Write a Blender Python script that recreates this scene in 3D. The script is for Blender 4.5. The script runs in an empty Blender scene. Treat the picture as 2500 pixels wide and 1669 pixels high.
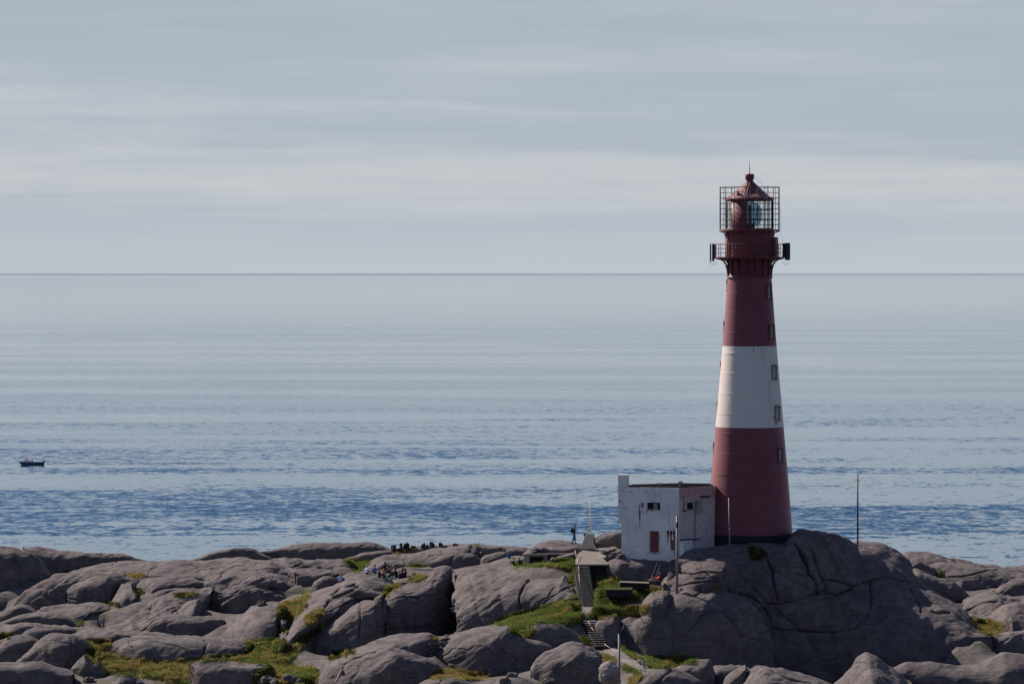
import bpy, bmesh, math, random
import numpy as np
from mathutils import Vector, Matrix
from mathutils.bvhtree import BVHTree
random.seed(7); RNG = np.random.default_rng(7)
R = math.radians
SC = bpy.context.scene
COL = SC.collection
# ---------------------------------------------------------------- camera
F = 9375.0            # focal length in photo pixels (135 mm on 36 mm / 2500 px)
HC = 47.0             # camera height above the sea
cam = bpy.data.cameras.new('camera'); camo = bpy.data.objects.new('camera', cam); COL.objects.link(camo)
cam.sensor_width = 36; cam.lens = 135; cam.clip_start = 1; cam.clip_end = 400000
camo.location = (0, 0, HC); camo.rotation_euler = (R(90), 0, 0)
cam.shift_y = -(834.5 - 665.5) / 2500
SC.camera = camo
SC.render.resolution_x = 1024; SC.render.resolution_y = 683
SC.view_settings.view_transform = 'Standard'; SC.view_settings.look = 'None'
SC.view_settings.exposure = 0.45; SC.view_settings.gamma = 1
# ---------------------------------------------------------------- sun
SUN_EL = R(39); SUN_AZ = R(-49.5)          # azimuth from +Y, negative = towards the left
sdir = Vector((math.sin(SUN_AZ) * math.cos(SUN_EL), math.cos(SUN_AZ) * math.cos(SUN_EL), math.sin(SUN_EL)))
sl = bpy.data.lights.new('sun', 'SUN'); sl.energy = 5.0; sl.angle = R(0.53); sl.color = (1.0, 0.87, 0.74)
so = bpy.data.objects.new('sun', sl); COL.objects.link(so)
so.rotation_euler = (-sdir).to_track_quat('-Z', 'Y').to_euler(); so.location = sdir * 500
# ---------------------------------------------------------------- node helper
class NT:
    def __init__(s, tree): s.t = tree; s.n = tree.nodes; s.l = tree.links
    def node(s, typ, **kw):
        n = s.n.new(typ)
        for k, v in kw.items():
            if k.startswith('i_'):
                key = k[2:]; key = int(key) if key.isdigit() else key.replace('_', ' ')
                s.put(n, key, v)
            else: setattr(n, k, v)
        return n
    def put(s, n, key, v):
        if isinstance(v, bpy.types.NodeSocket): s.l.new(v, n.inputs[key])
        else: n.inputs[key].default_value = v
    def math(s, op, a, b=0.0, c=0.0, clamp=False):
        n = s.n.new('ShaderNodeMath'); n.operation = op; n.use_clamp = clamp
        s.put(n, 0, a); s.put(n, 1, b); s.put(n, 2, c); return n.outputs[0]
    def mixc(s, f, a, b, mode='MIX'):
        n = s.n.new('ShaderNodeMix'); n.data_type = 'RGBA'; n.blend_type = mode
        s.put(n, 0, f); s.put(n, 6, a); s.put(n, 7, b); return n.outputs[2]
    def noise(s, vec, scale, detail=4, rough=.55, dist=0.0):
        n = s.node('ShaderNodeTexNoise'); s.put(n, 'Vector', vec); n.inputs['Scale'].default_value = scale
        n.inputs['Detail'].default_value = detail; n.inputs['Roughness'].default_value = rough
        n.inputs['Distortion'].default_value = dist; return n.outputs['Fac']
    def mapping(s, vec, scale=(1, 1, 1), rot=(0, 0, 0), loc=(0, 0, 0)):
        n = s.node('ShaderNodeMapping'); s.put(n, 'Vector', vec); n.inputs['Scale'].default_value = scale
        n.inputs['Rotation'].default_value = rot; n.inputs['Location'].default_value = loc; return n.outputs[0]
    def ramp(s, f, stops):
        n = s.node('ShaderNodeValToRGB'); s.put(n, 0, f); cr = n.color_ramp
        while len(cr.elements) < len(stops): cr.elements.new(.5)
        for e, (p, c) in zip(cr.elements, stops):
            e.position = p; e.color = (c, c, c, 1) if isinstance(c, (int, float)) else (*c, 1)
        return n.outputs[0]
    def rng(s, f, a, b, c=0.0, d=1.0, smooth=True):
        n = s.node('ShaderNodeMapRange'); n.interpolation_type = 'SMOOTHSTEP' if smooth else 'LINEAR'
        s.put(n, 0, f); s.put(n, 1, a); s.put(n, 2, b); s.put(n, 3, c); s.put(n, 4, d); return n.outputs[0]
# ---------------------------------------------------------------- world
W_ = bpy.data.worlds.new('World'); SC.world = W_; W_.use_nodes = True
W_.node_tree.nodes.clear(); w = NT(W_.node_tree)
sky = w.node('ShaderNodeTexSky'); sky.sky_type = 'NISHITA'; sky.sun_disc = False
sky.sun_elevation = SUN_EL; sky.sun_rotation = SUN_AZ; sky.air_density = 1.0; sky.dust_density = 0.6; sky.ozone_density = 2.0
tc = w.node('ShaderNodeTexCoord'); sep = w.node('ShaderNodeSeparateXYZ'); w.put(sep, 0, tc.outputs['Generated'])
elev = sep.outputs[2]
# streaky high cloud: long thin bands in direction space
v1 = w.mapping(tc.outputs['Generated'], scale=(3.0, 3.0, 62.0), rot=(0, R(.6), 0))
v2 = w.mapping(tc.outputs['Generated'], scale=(9.0, 9.0, 210.0), rot=(0, R(-1.3), 0), loc=(3.3, 0, 2.1))
v3 = w.mapping(tc.outputs['Generated'], scale=(16.0, 16.0, 90.0), rot=(0, R(5), 0), loc=(1.3, 5, 2.1))
n1 = w.noise(v1, 1.0, 5, .55, .3); n2 = w.noise(v2, 1.0, 6, .6, .5); n3 = w.noise(v3, 1.0, 5, .6, .2)
cl = w.math('ADD', w.math('MULTIPLY', n1, .52), w.math('ADD', w.math('MULTIPLY', n2, .22), w.math('MULTIPLY', n3, .26)))
clf = w.rng(cl, .42, .66)
WS = 0.05
def sc_(c): k = WS * 1.366; return (c[0] / k, c[1] / k, c[2] / k, 1)
ccol = w.mixc(clf, sc_((.415, .478, .545)), sc_((.545, .58, .63)))
warm = w.rng(elev, .0, .05, 1.0, 0.0)
bell = w.math('MULTIPLY', w.rng(elev, .006, .024), w.rng(elev, .022, .040, 1.0, 0.0))
ccol = w.mixc(w.math('MULTIPLY', bell, w.math('MULTIPLY', clf, .75)), ccol, sc_((.60, .60, .615)))
ccol = w.mixc(w.rng(elev, .035, .075, 0, .45), ccol, sc_((.37, .44, .515)))
ccol = w.mixc(w.rng(elev, .074, .12, 0, .9), ccol, sc_((.58, .63, .68)))  # brighter cloud above the view, added to lighten the sea's reflection
ccol = w.mixc(w.rng(elev, 0.0, .028, .85, 0.0), ccol, sc_((.515, .565, .617)))
side = w.rng(sep.outputs[1], -.15, .75)                # cloud keeps full brightness ahead; unseen sky behind the camera dimmed to weaken fill
ccol = w.mixc(1.0, ccol, w.mixc(side, (.58, .62, .72, 1), (1, 1, 1, 1)), 'MULTIPLY')
up = w.rng(elev, .13, .30, .97, .06)
deep = w.mixc(1.0, sky.outputs[0], (.95, 1.0, 1.22, 1), 'MULTIPLY')
scol = w.mixc(up, deep, ccol)
bg = w.node('ShaderNodeBackground'); w.put(bg, 0, scol); bg.inputs[1].default_value = WS
wo = w.node('ShaderNodeOutputWorld'); w.l.new(bg.outputs[0], wo.inputs[0])
# ---------------------------------------------------------------- tagging helpers
def tag(o, label=None, cat=None, group=None, kind=None):
    if label: o['label'] = label
    if cat: o['category'] = cat
    if group: o['group'] = group
    if kind: o['kind'] = kind
    return o
def link(name, me, parent=None):
    o = bpy.data.objects.new(name, me); COL.objects.link(o)
    if parent: o.parent = parent
    return o
def thing(name, label, cat, loc=(0, 0, 0), rz=0, group=None):
    o = bpy.data.objects.new(name, None); COL.objects.link(o); o.location = loc; o.rotation_euler = (0, 0, rz)
    o.empty_display_size = .3
    return tag(o, label, cat, group)
def P(px, py, Y): return Vector(((px - 1250) * Y / F, Y, HC - (py - 665.5) * Y / F))
# ---------------------------------------------------------------- mesh builder
class MB:
    def __init__(s): s.v = []; s.f = []; s.m = []; s.sm = []
    def add(s, vs, fs, m=0, smooth=False):
        b = len(s.v); s.v += [tuple(p) for p in vs]
        for f in fs: s.f.append(tuple(b + i for i in f)); s.m.append(m); s.sm.append(smooth)
    def box(s, c, d, rot=None, m=0):
        vs = [Vector((x * d[0] / 2, y * d[1] / 2, z * d[2] / 2)) for x in (-1, 1) for y in (-1, 1) for z in (-1, 1)]
        if rot is not None:
            M = rot if isinstance(rot, Matrix) else Matrix.Rotation(rot, 3, 'Z'); vs = [M @ v for v in vs]
        vs = [v + Vector(c) for v in vs]
        s.add(vs, [(0, 1, 3, 2), (4, 6, 7, 5), (0, 4, 5, 1), (2, 3, 7, 6), (0, 2, 6, 4), (1, 5, 7, 3)], m)
    def tube(s, p0, p1, r0, r1=None, n=8, m=0, cap=True):
        p0 = Vector(p0); p1 = Vector(p1); r1 = r0 if r1 is None else r1
        d = (p1 - p0).normalized(); a = d.orthogonal().normalized(); b = d.cross(a)
        vs = []
        for p, r in ((p0, r0), (p1, r1)):
            for i in range(n):
                t = 2 * math.pi * i / n; vs.append(p + (a * math.cos(t) + b * math.sin(t)) * r)
        fs = [(i, (i + 1) % n, n + (i + 1) % n, n + i) for i in range(n)]
        s.add(vs, fs, m, n > 5)
        if cap: s.add(vs[:n][::-1], [tuple(range(n))], m); s.add(vs[n:], [tuple(range(n))], m)
    def path(s, pts, r, n=6, m=0):
        for a, b in zip(pts[:-1], pts[1:]): s.tube(a, b, r, r, n, m)
    def ring(s, rad, z, r, n=48, a0=0, a1=2 * math.pi, m=0, k=6, c=(0, 0)):
        closed = abs(a1 - a0 - 2 * math.pi) < 1e-4; N = n if closed else n + 1; vs = []; fs = []
        for i in range(N):
            t = a0 + (a1 - a0) * i / n
            for j in range(k):
                q = 2 * math.pi * j / k; rr = rad + r * math.cos(q)
                vs.append((c[0] + rr * math.sin(t), c[1] - rr * math.cos(t), z + r * math.sin(q)))
        for i in range(n):
            i2 = (i + 1) % N
            for j in range(k): fs.append((i * k + j, i2 * k + j, i2 * k + (j + 1) % k, i * k + (j + 1) % k))
        s.add(vs, fs, m, True)
    def lathe(s, prof, n=64, m=0, a0=0, a1=2 * math.pi, smooth=True, c=(0, 0)):
        closed = abs(a1 - a0 - 2 * math.pi) < 1e-4; N = n if closed else n + 1; vs = []; fs = []; k = len(prof)
        for i in range(N):
            t = a0 + (a1 - a0) * i / n
            for r, z in prof: vs.append((c[0] + r * math.sin(t), c[1] - r * math.cos(t), z))
        for i in range(n):
            i2 = (i + 1) % N
            for j in range(k - 1): fs.append((i * k + j, i2 * k + j, i2 * k + j + 1, i * k + j + 1))
        s.add(vs, fs, m, smooth)
    def prism(s, poly, z0, z1, m=0):
        n = len(poly); vs = [(x, y, z0) for x, y in poly] + [(x, y, z1) for x, y in poly]
        s.add(vs, [tuple(range(n))[::-1], tuple(range(n, 2 * n))] + [(i, (i + 1) % n, n + (i + 1) % n, n + i) for i in range(n)], m)
    def ball(s, c, r, m=0, nu=12, nv=8, sq=(1, 1, 1)):
        vs = []; fs = []
        for i in range(nv + 1):
            ph = math.pi * i / nv
            for j in range(nu):
                t = 2 * math.pi * j / nu
                vs.append((c[0] + r * sq[0] * math.sin(ph) * math.cos(t), c[1] + r * sq[1] * math.sin(ph) * math.sin(t), c[2] + r * sq[2] * math.cos(ph)))
        for i in range(nv):
            for j in range(nu): fs.append((i * nu + j, (i + 1) * nu + j, (i + 1) * nu + (j + 1) % nu, i * nu + (j + 1) % nu))
        s.add(vs, fs, m, True)
    def mesh(s, name, mats, bevel=0):
        me = bpy.data.meshes.new(name); me.from_pydata(s.v, [], s.f)
        for m in (mats if isinstance(mats, (list, tuple)) else [mats]): me.materials.append(m)
        me.polygons.foreach_set('material_index', s.m); me.polygons.foreach_set('use_smooth', s.sm)
        bm = bmesh.new(); bm.from_mesh(me); bmesh.ops.remove_doubles(bm, verts=bm.verts, dist=1e-5)
        bmesh.ops.recalc_face_normals(bm, faces=bm.faces); bm.to_mesh(me); bm.free()
        me.update(); return me
    def build(s, name, mats, parent=None, bevel=0):
        o = link(name, s.mesh(name, mats), parent)
        if bevel:
            b = o.modifiers.new('bevel', 'BEVEL'); b.width = bevel; b.segments = 2; b.limit_method = 'ANGLE'
        return o
# ---------------------------------------------------------------- materials
def newmat(name):
    m = bpy.data.materials.new(name); m.use_nodes = True; t = NT(m.node_tree)
    b = m.node_tree.nodes['Principled BSDF']; return m, t, b
def simple(name, col, rough=.6, metal=0.0, var=.18, scale=6.0, bump=.0, spec=.35):
    m, t, b = newmat(name); o = t.node('ShaderNodeTexCoord').outputs['Object']
    n = t.noise(o, scale, 4)
    c = t.mixc(n, tuple(x * (1 - var) for x in col) + (1,), tuple(min(1, x * (1 + var)) for x in col) + (1,))
    t.put(b, 'Base Color', c); b.inputs['Roughness'].default_value = rough; b.inputs['Metallic'].default_value = metal
    b.inputs['Specular IOR Level'].default_value = spec
    if bump:
        bn = t.node('ShaderNodeBump'); t.put(bn, 'Height', t.noise(o, scale * 5, 4)); bn.inputs['Strength'].default_value = bump
        bn.inputs['Distance'].default_value = .02; t.put(b, 'Normal', bn.outputs[0])
    return m
def rock_mat(name, c0, c1, c2):
    m, t, b = newmat(name)
    geo = t.node('ShaderNodeNewGeometry'); pos = geo.outputs['Position']
    big = t.noise(pos, .16, 5, .6); mid = t.noise(pos, .9, 6, .62); fine = t.noise(pos, 6.0, 5, .7)
    st = t.mapping(pos, scale=(.45, 1.1, 3.6), rot=(0, R(-32), 0)); stre = t.noise(st, 1.2, 6, .65, .4)
    c = t.mixc(t.rng(big, .3, .7), (*c0, 1), (*c1, 1))
    c = t.mixc(t.rng(mid, .40, .62, 0, .7), c, (*c2, 1))
    c = t.mixc(t.rng(stre, .48, .66, 0, .55), c, (c2[0] * .62, c2[1] * .62, c2[2] * .64, 1))
    c = t.mixc(t.rng(fine, .5, .75, 0, .28), c, (c0[0] * 1.35, c0[1] * 1.32, c0[2] * 1.28, 1))
    # vertical dark water streaks on steep faces
    vs = t.mapping(pos, scale=(1.1, 1.1, .07)); vst = t.noise(vs, 1.0, 4, .6)
    nz = t.node('ShaderNodeSeparateXYZ'); t.put(nz, 0, geo.outputs['Normal'])
    steep = t.rng(nz.outputs[2], .1, .6, 1.0, 0.0)
    c = t.mixc(t.math('MULTIPLY', steep, t.rng(vst, .5, .66, 0, .55)), c, (.07, .062, .062, 1))
    # pale lichen and quartz spots
    lich = t.noise(pos, 2.6, 6, .72)
    c = t.mixc(t.rng(lich, .60, .68, 0, .55), c, (.27, .26, .25, 1))
    c = t.mixc(t.rng(t.noise(pos, .45, 7, .7, .6), .56, .66, 0, .5), c, (.06, .054, .058, 1))
    c = t.mixc(t.rng(t.noise(t.mapping(pos, loc=(9, 4, 2)), 1.1, 7, .75, .2), .63, .70, 0, .45), c, (.19, .125, .07, 1))
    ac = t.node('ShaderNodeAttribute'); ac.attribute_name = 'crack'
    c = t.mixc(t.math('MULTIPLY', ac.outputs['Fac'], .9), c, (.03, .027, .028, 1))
    # grass / moss mask carried by the mesh
    at = t.node('ShaderNodeAttribute'); at.attribute_name = 'grass'
    gm = t.rng(t.math('ADD', at.outputs['Fac'], t.math('MULTIPLY', t.math('SUBTRACT', mid, .5), .9)), .42, .58)
    gc = t.mixc(t.rng(t.noise(pos, .5, 5, .6), .4, .62), (.045, .07, .016, 1), (.095, .085, .03, 1))
    gc = t.mixc(t.rng(fine, .45, .7, 0, .6), gc, (.03, .035, .012, 1))
    c = t.mixc(gm, c, gc)
    t.put(b, 'Base Color', c); b.inputs['Roughness'].default_value = .88; b.inputs['Specular IOR Level'].default_value = .22
    h = t.math('ADD', t.math('MULTIPLY', t.noise(pos, 1.6, 8, .62), .35), t.math('ADD', t.math('MULTIPLY', stre, .65), t.math('MULTIPLY', t.noise(pos, 7.0, 6, .75), .28)))
    bn = t.node('ShaderNodeBump'); t.put(bn, 'Height', h); bn.inputs['Strength'].default_value = 1.0; bn.inputs['Distance'].default_value = .16
    t.put(b, 'Normal', bn.outputs[0]); return m
M = {}
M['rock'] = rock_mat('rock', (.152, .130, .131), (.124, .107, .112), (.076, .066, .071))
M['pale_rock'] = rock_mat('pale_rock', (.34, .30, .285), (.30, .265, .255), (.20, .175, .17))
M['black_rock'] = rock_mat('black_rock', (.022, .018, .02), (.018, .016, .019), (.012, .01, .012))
# sea
SEA_LOC = (0, .35, 0)
def sea_mat():
    m, t, b = newmat('sea'); geo = t.node('ShaderNodeNewGeometry'); pos = geo.outputs['Position']
    sp = t.node('ShaderNodeSeparateXYZ'); t.put(sp, 0, pos); Y = sp.outputs[1]
    # wind lanes and slicks
    a = t.noise(t.mapping(pos, scale=(.0012, .0105, 1), rot=(0, 0, R(2)), loc=SEA_LOC), 1.0, 5, .6, .5)
    a2 = t.noise(t.mapping(pos, scale=(.0005, .0014, 1), rot=(0, 0, R(-3)), loc=(3.4, 1, 0)), 1.0, 3, .5, .4)
    a3 = t.noise(t.mapping(pos, scale=(.008, .028, 1), rot=(0, 0, R(3))), 1.0, 5, .6, .5)
    lanes = t.math('ADD', t.math('MULTIPLY', a, .55), t.math('ADD', t.math('MULTIPLY', a2, .25), t.math('MULTIPLY', a3, .20)))
    ruff = t.rng(lanes, .555, .475); fz = t.rng(Y, 1800, 4500)
    ruff = t.math('ADD', t.math('MULTIPLY', ruff, t.math('SUBTRACT', 1.0, fz)), t.math('MULTIPLY', fz, .25))
    # wave slopes: facets tilted towards and across the view
    w1 = t.noise(t.mapping(pos, scale=(.26, .20, 1), rot=(0, 0, R(-9))), 1.0, 6, .62, .3)
    w2 = t.noise(t.mapping(pos, scale=(.85, .60, 1), rot=(0, 0, R(6)), loc=(7, 3, 0)), 1.0, 4, .6, .3)
    wx = t.noise(t.mapping(pos, scale=(.22, .30, 1), loc=(17, 31, 0)), 1.0, 4, .6, .3)
    w0 = t.noise(t.mapping(pos, scale=(.020, .030, 1), rot=(0, 0, R(12))), 1.0, 3, .5)
    dist = t.math('POWER', t.math('DIVIDE', 750.0, t.math('MAXIMUM', Y, 300.0)), SEA_POW)
    w = t.math('ADD', t.math('MULTIPLY', w1, .50), t.math('ADD', t.math('MULTIPLY', w2, .35), t.math('MULTIPLY', w0, .15)))
    lo = t.rng(ruff, 0, 1, .50, .44, False)
    f = t.math('POWER', t.math('MULTIPLY', t.math('MAXIMUM', t.math('SUBTRACT', w, lo), 0.0), 5.5), 1.25)
    s_ = t.math('MULTIPLY', f, t.math('MULTIPLY', t.math('MINIMUM', dist, 1.5), SEA_A))
    s_ = t.math('ADD', s_, t.math('MULTIPLY', ruff, t.math('MULTIPLY', t.math('POWER', t.math('MINIMUM', dist, 1.0), 1.9), .05)))
    s_ = t.math('ADD', s_, t.math('ADD', t.rng(Y, 1500, 3200, .001, .0065), t.rng(Y, 28000, 90000, 0, .030)))
    nx = t.math('MULTIPLY', t.math('SUBTRACT', wx, .5), t.math('MULTIPLY', t.math('MINIMUM', dist, 1.0), .35))
    cb = t.node('ShaderNodeCombineXYZ'); t.put(cb, 0, nx); t.put(cb, 1, t.math('MULTIPLY', s_, -1.0)); cb.inputs[2].default_value = 1
    vn = t.node('ShaderNodeVectorMath'); vn.operation = 'NORMALIZE'; t.put(vn, 0, cb.outputs[0])
    t.put(b, 'Base Color', (.013, .060, .112, 1))
    t.put(b, 'Roughness', .05); b.inputs['IOR'].default_value = 1.40
    t.put(b, 'Normal', vn.outputs[0]); return m
SEA_POW = 1.25; SEA_A = .27
M['sea'] = sea_mat()
def tower_paint(name, col, fade, stain):
    m, t, b = newmat(name); o = t.node('ShaderNodeTexCoord').outputs['Object']
    a = t.noise(t.mapping(o, scale=(1.6, 1.6, .09)), 1.0, 5, .6); c1 = t.noise(o, .5, 5, .6); f = t.noise(o, 9, 4, .7)
    c = t.mixc(t.rng(c1, .3, .7, 0, .6), (*col, 1), (*fade, 1))
    c = t.mixc(t.rng(a, .52, .75, 0, .35), c, (*stain, 1))
    c = t.mixc(t.rng(f, .66, .74, 0, .45), c, (*stain, 1))
    t.put(b, 'Base Color', c); b.inputs['Roughness'].default_value = .5; b.inputs['Specular IOR Level'].default_value = .3
    b.inputs['Sheen Weight'].default_value = .55; b.inputs['Sheen Roughness'].default_value = .45; b.inputs['Sheen Tint'].default_value = (1, .60, .60, 1)
    bn = t.node('ShaderNodeBump'); t.put(bn, 'Height', t.noise(o, 3.0, 6, .6)); bn.inputs['Strength'].default_value = .25; bn.inputs['Distance'].default_value = .03
    t.put(b, 'Normal', bn.outputs[0]); return m
M['red'] = tower_paint('red_paint', (.150, .037, .056), (.178, .053, .072), (.10, .027, .042))
M['white'] = tower_paint('white_paint', (.66, .64, .585), (.62, .60, .56), (.42, .36, .32))
M['dark_red'] = tower_paint('dark_red_paint', (.14, .032, .040), (.16, .04, .048), (.08, .022, .027))
M['plinth'] = simple('tarred_stone', (.016, .013, .014), .9, var=.4, scale=2, bump=.4)
M['iron'] = simple('dark_iron', (.028, .022, .04), .55, .2, .3)
M['red_iron'] = simple('red_iron', (.13, .03, .04), .6, .0, .3)
M['grey_panel'] = simple('antenna_grey', (.035, .03, .06), .6)
M['zinc'] = simple('weathered_pole', (.20, .22, .25), .6, .2, .3, 3)
M['wood'] = simple('grey_wood', (.19, .16, .145), .85, var=.35, scale=4, bump=.3)
M['dark_wood'] = simple('dark_wood', (.035, .028, .03), .85, var=.35, scale=4)
M['pinkrail'] = simple('faded_rail_paint', (.42, .28, .27), .6)
M['flag'] = simple('flagpole_paint', (.68, .58, .54), .5)
M['rusted_frame'] = simple('rusted_white_frame', (.30, .22, .185), .8, var=.6, scale=5)
M['concrete'] = simple('concrete', (.165, .145, .135), .9, var=.22, scale=1.2, bump=.3)
M['oldconc'] = simple('weathered_concrete', (.27, .265, .25), .92, var=.45, scale=2.5, bump=.5)
M['dkconc'] = simple('dark_and_shaded_concrete', (.020, .019, .024), .92, var=.35, scale=2.5, bump=.4)  # near-black holds the shade of risers and wall fronts; also dark marks
M['roof'] = simple('tar_roof', (.012, .010, .014), 1.0, spec=.0)
M['rust'] = simple('rust', (.13, .03, .012), .9, var=.5, scale=9)
M['dark'] = simple('dark_part_and_shade', (.01, .009, .012), .9)
def blades(name, c0, c1, tr):
    m, t, b = newmat(name); pos = t.node('ShaderNodeNewGeometry').outputs['Position']
    c = t.mixc(t.rng(t.noise(pos, .55, 5, .65), .38, .62), (*c0, 1), (*c1, 1)); c = t.mixc(t.rng(t.noise(pos, 5.0, 3, .6), .35, .7, 0, .5), c, tuple(x * 1.5 for x in c0) + (1,))
    t.put(b, 'Base Color', c); b.inputs['Roughness'].default_value = .8; b.inputs['Specular IOR Level'].default_value = .15
    tl = t.node('ShaderNodeBsdfTranslucent'); t.put(tl, 0, c); mx = t.node('ShaderNodeMixShader'); mx.inputs[0].default_value = tr
    t.l.new(b.outputs[0], mx.inputs[1]); t.l.new(tl.outputs[0], mx.inputs[2]); t.l.new(mx.outputs[0], t.n['Material Output'].inputs[0]); return m
M['grass_a'] = blades('grass_blades', (.125, .165, .040), (.085, .105, .030), .55)
M['grass_b'] = blades('dry_grass_blades', (.26, .21, .075), (.17, .14, .05), .5)
M['grass_c'] = blades('heath_tufts', (.075, .08, .028), (.055, .05, .025), .35)
M['gravel'] = simple('gravel', (.19, .17, .165), .95, var=.5, scale=5, bump=.9)
M['foam'] = simple('white_stone', (.65, .63, .6), .8)
def window_glass(name, col, rough=.12):
    m, t, b = newmat(name); b.inputs['Base Color'].default_value = (*col, 1); b.inputs['Roughness'].default_value = rough
    b.inputs['Specular IOR Level'].default_value = .8; return m
M['pane'] = window_glass('window_pane', (.03, .04, .05))
M['pane_green'] = window_glass('green_window_pane', (.16, .30, .33), .25)
def clear_glass(name, col, mixf):
    m, t, b = newmat(name); tr = t.node('ShaderNodeBsdfTransparent'); tr.inputs[0].default_value = (*col, 1)
    b.inputs['Base Color'].default_value = (col[0] * .6, col[1] * .6, col[2] * .6, 1); b.inputs['Roughness'].default_value = .15
    mx = t.node('ShaderNodeMixShader'); mx.inputs[0].default_value = mixf
    t.l.new(tr.outputs[0], mx.inputs[1]); t.l.new(b.outputs[0], mx.inputs[2])
    t.l.new(mx.outputs[0], t.n['Material Output'].inputs[0]); return m
M['glass'] = clear_glass('lantern_glass', (.95, .97, .94), .08)
M['lens'] = clear_glass('lens_glass', (.55, .68, .76), .24)
def plaster():
    m, t, b = newmat('stained_plaster'); o = t.node('ShaderNodeTexCoord').outputs['Object']
    big = t.noise(o, .6, 5, .6); mid = t.noise(o, 3.2, 6, .68); fn = t.noise(o, 11, 5, .7)
    c = t.mixc(t.rng(big, .35, .65), (.76, .78, .77, 1), (.64, .67, .67, 1))
    c = t.mixc(t.rng(mid, .54, .66, 0, .5), c, (.24, .245, .25, 1))
    c = t.mixc(t.rng(fn, .60, .70, 0, .6), c, (.13, .125, .13, 1))
    c = t.mixc(t.rng(t.noise(t.mapping(o, scale=(2.2, 2.2, .22)), 1, 5, .6), .55, .75, 0, .35), c, (.24, .22, .21, 1))
    t.put(b, 'Base Color', c); b.inputs['Roughness'].default_value = .9
    bn = t.node('ShaderNodeBump'); t.put(bn, 'Height', mid); bn.inputs['Strength'].default_value = .5; bn.inputs['Distance'].default_value = .04
    t.put(b, 'Normal', bn.outputs[0]); return m
M['plaster'] = plaster()
def plaster_pink():
    m, t, b = newmat('red_wash_and_bounce_plaster'); o = t.node('ShaderNodeTexCoord').outputs['Object']
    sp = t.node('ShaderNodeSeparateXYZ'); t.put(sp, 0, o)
    mid = t.noise(o, 2.0, 6, .68); fn = t.noise(o, 9, 5, .7)
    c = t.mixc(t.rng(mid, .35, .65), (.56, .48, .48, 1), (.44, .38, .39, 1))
    c = t.mixc(t.rng(t.math('ADD', sp.outputs[2], t.math('MULTIPLY', t.math('SUBTRACT', mid, .5), 2.2)), 5.9, 7.2, 0, .7), c, (.42, .19, .185, 1))  # red towards the top: washed paint plus bounced tower light, put into the colour
    c = t.mixc(t.rng(fn, .58, .70, 0, .6), c, (.14, .11, .12, 1))
    c = t.mixc(t.rng(t.noise(t.mapping(o, scale=(3, 3, .25)), 1, 5, .6), .52, .72, 0, .45), c, (.2, .13, .12, 1))
    t.put(b, 'Base Color', c); b.inputs['Roughness'].default_value = .9; return m
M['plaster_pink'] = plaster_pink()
def rust_streak():
    m, t, b = newmat('rust_streak'); o = t.node('ShaderNodeTexCoord').outputs['Object']
    n = t.noise(t.mapping(o, scale=(14, 14, 2)), 1, 5, .6)
    t.put(b, 'Base Color', t.mixc(t.rng(n, .35, .65), (.16, .045, .02, 1), (.30, .14, .08, 1))); b.inputs['Roughness'].default_value = .95; return m
M['rust_streak'] = rust_streak()
# ---------------------------------------------------------------- numpy noise
_perm = np.random.default_rng(3).permutation(256); _perm = np.concatenate([_perm, _perm, _perm])
_g = np.random.default_rng(5).normal(size=(256, 3)); _g /= np.linalg.norm(_g, axis=1)[:, None]
def perlin(p):
    i = np.floor(p).astype(np.int64); f = p - i; u = f * f * f * (f * (f * 6 - 15) + 10); i &= 255
    out = 0
    for dx in (0, 1):
        for dy in (0, 1):
            for dz in (0, 1):
                h = _perm[_perm[_perm[i[:, 0] + dx] + i[:, 1] + dy] + i[:, 2] + dz] & 255
                d = ((f - np.array([dx, dy, dz])) * _g[h]).sum(1)
                wgt = (u[:, 0] if dx else 1 - u[:, 0]) * (u[:, 1] if dy else 1 - u[:, 1]) * (u[:, 2] if dz else 1 - u[:, 2])
                out = out + wgt * d
    return out
def fbm(p, oct=4, gain=.5):
    s = 0; a = 1
    for k in range(oct): s = s + a * perlin(p * 2 ** k + 17.3 * k); a *= gain
    return s
def ridged(p, oct=3):
    s = 0; a = 1
    for k in range(oct): s = s + a * (1 - 2 * np.abs(perlin(p * 2 ** k + 9.1 * k))); a *= .5
    return s
def topx(v):   # world -> photo pixels
    return np.stack([1250 + v[:, 0] * F / v[:, 1], 665.5 + (HC - v[:, 2]) * F / v[:, 1]], 1)
def inpoly(q, poly):
    x, y = q[:, 0], q[:, 1]; ins = np.zeros(len(q), bool); n = len(poly)
    for i in range(n):
        x0, y0 = poly[i]; x1, y1 = poly[(i + 1) % n]
        c = (y0 > y) != (y1 > y)
        with np.errstate(divide='ignore', invalid='ignore'): xi = (x1 - x0) * (y - y0) / (y1 - y0 + 1e-12) + x0
        ins ^= c & (x < xi)
    return ins
def ZA(*p): return [(x * .298, 1300 + y * .298) for x, y in p]
def ZB(*p): return [(600 + x * .298, 1300 + y * .298) for x, y in p]
def ZC(*p): return [(1200 + x * .2609, 1260 + y * .2609) for x, y in p]
def ZD(*p): return [(1750 + x * .3193, 1260 + y * .3193) for x, y in p]
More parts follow.
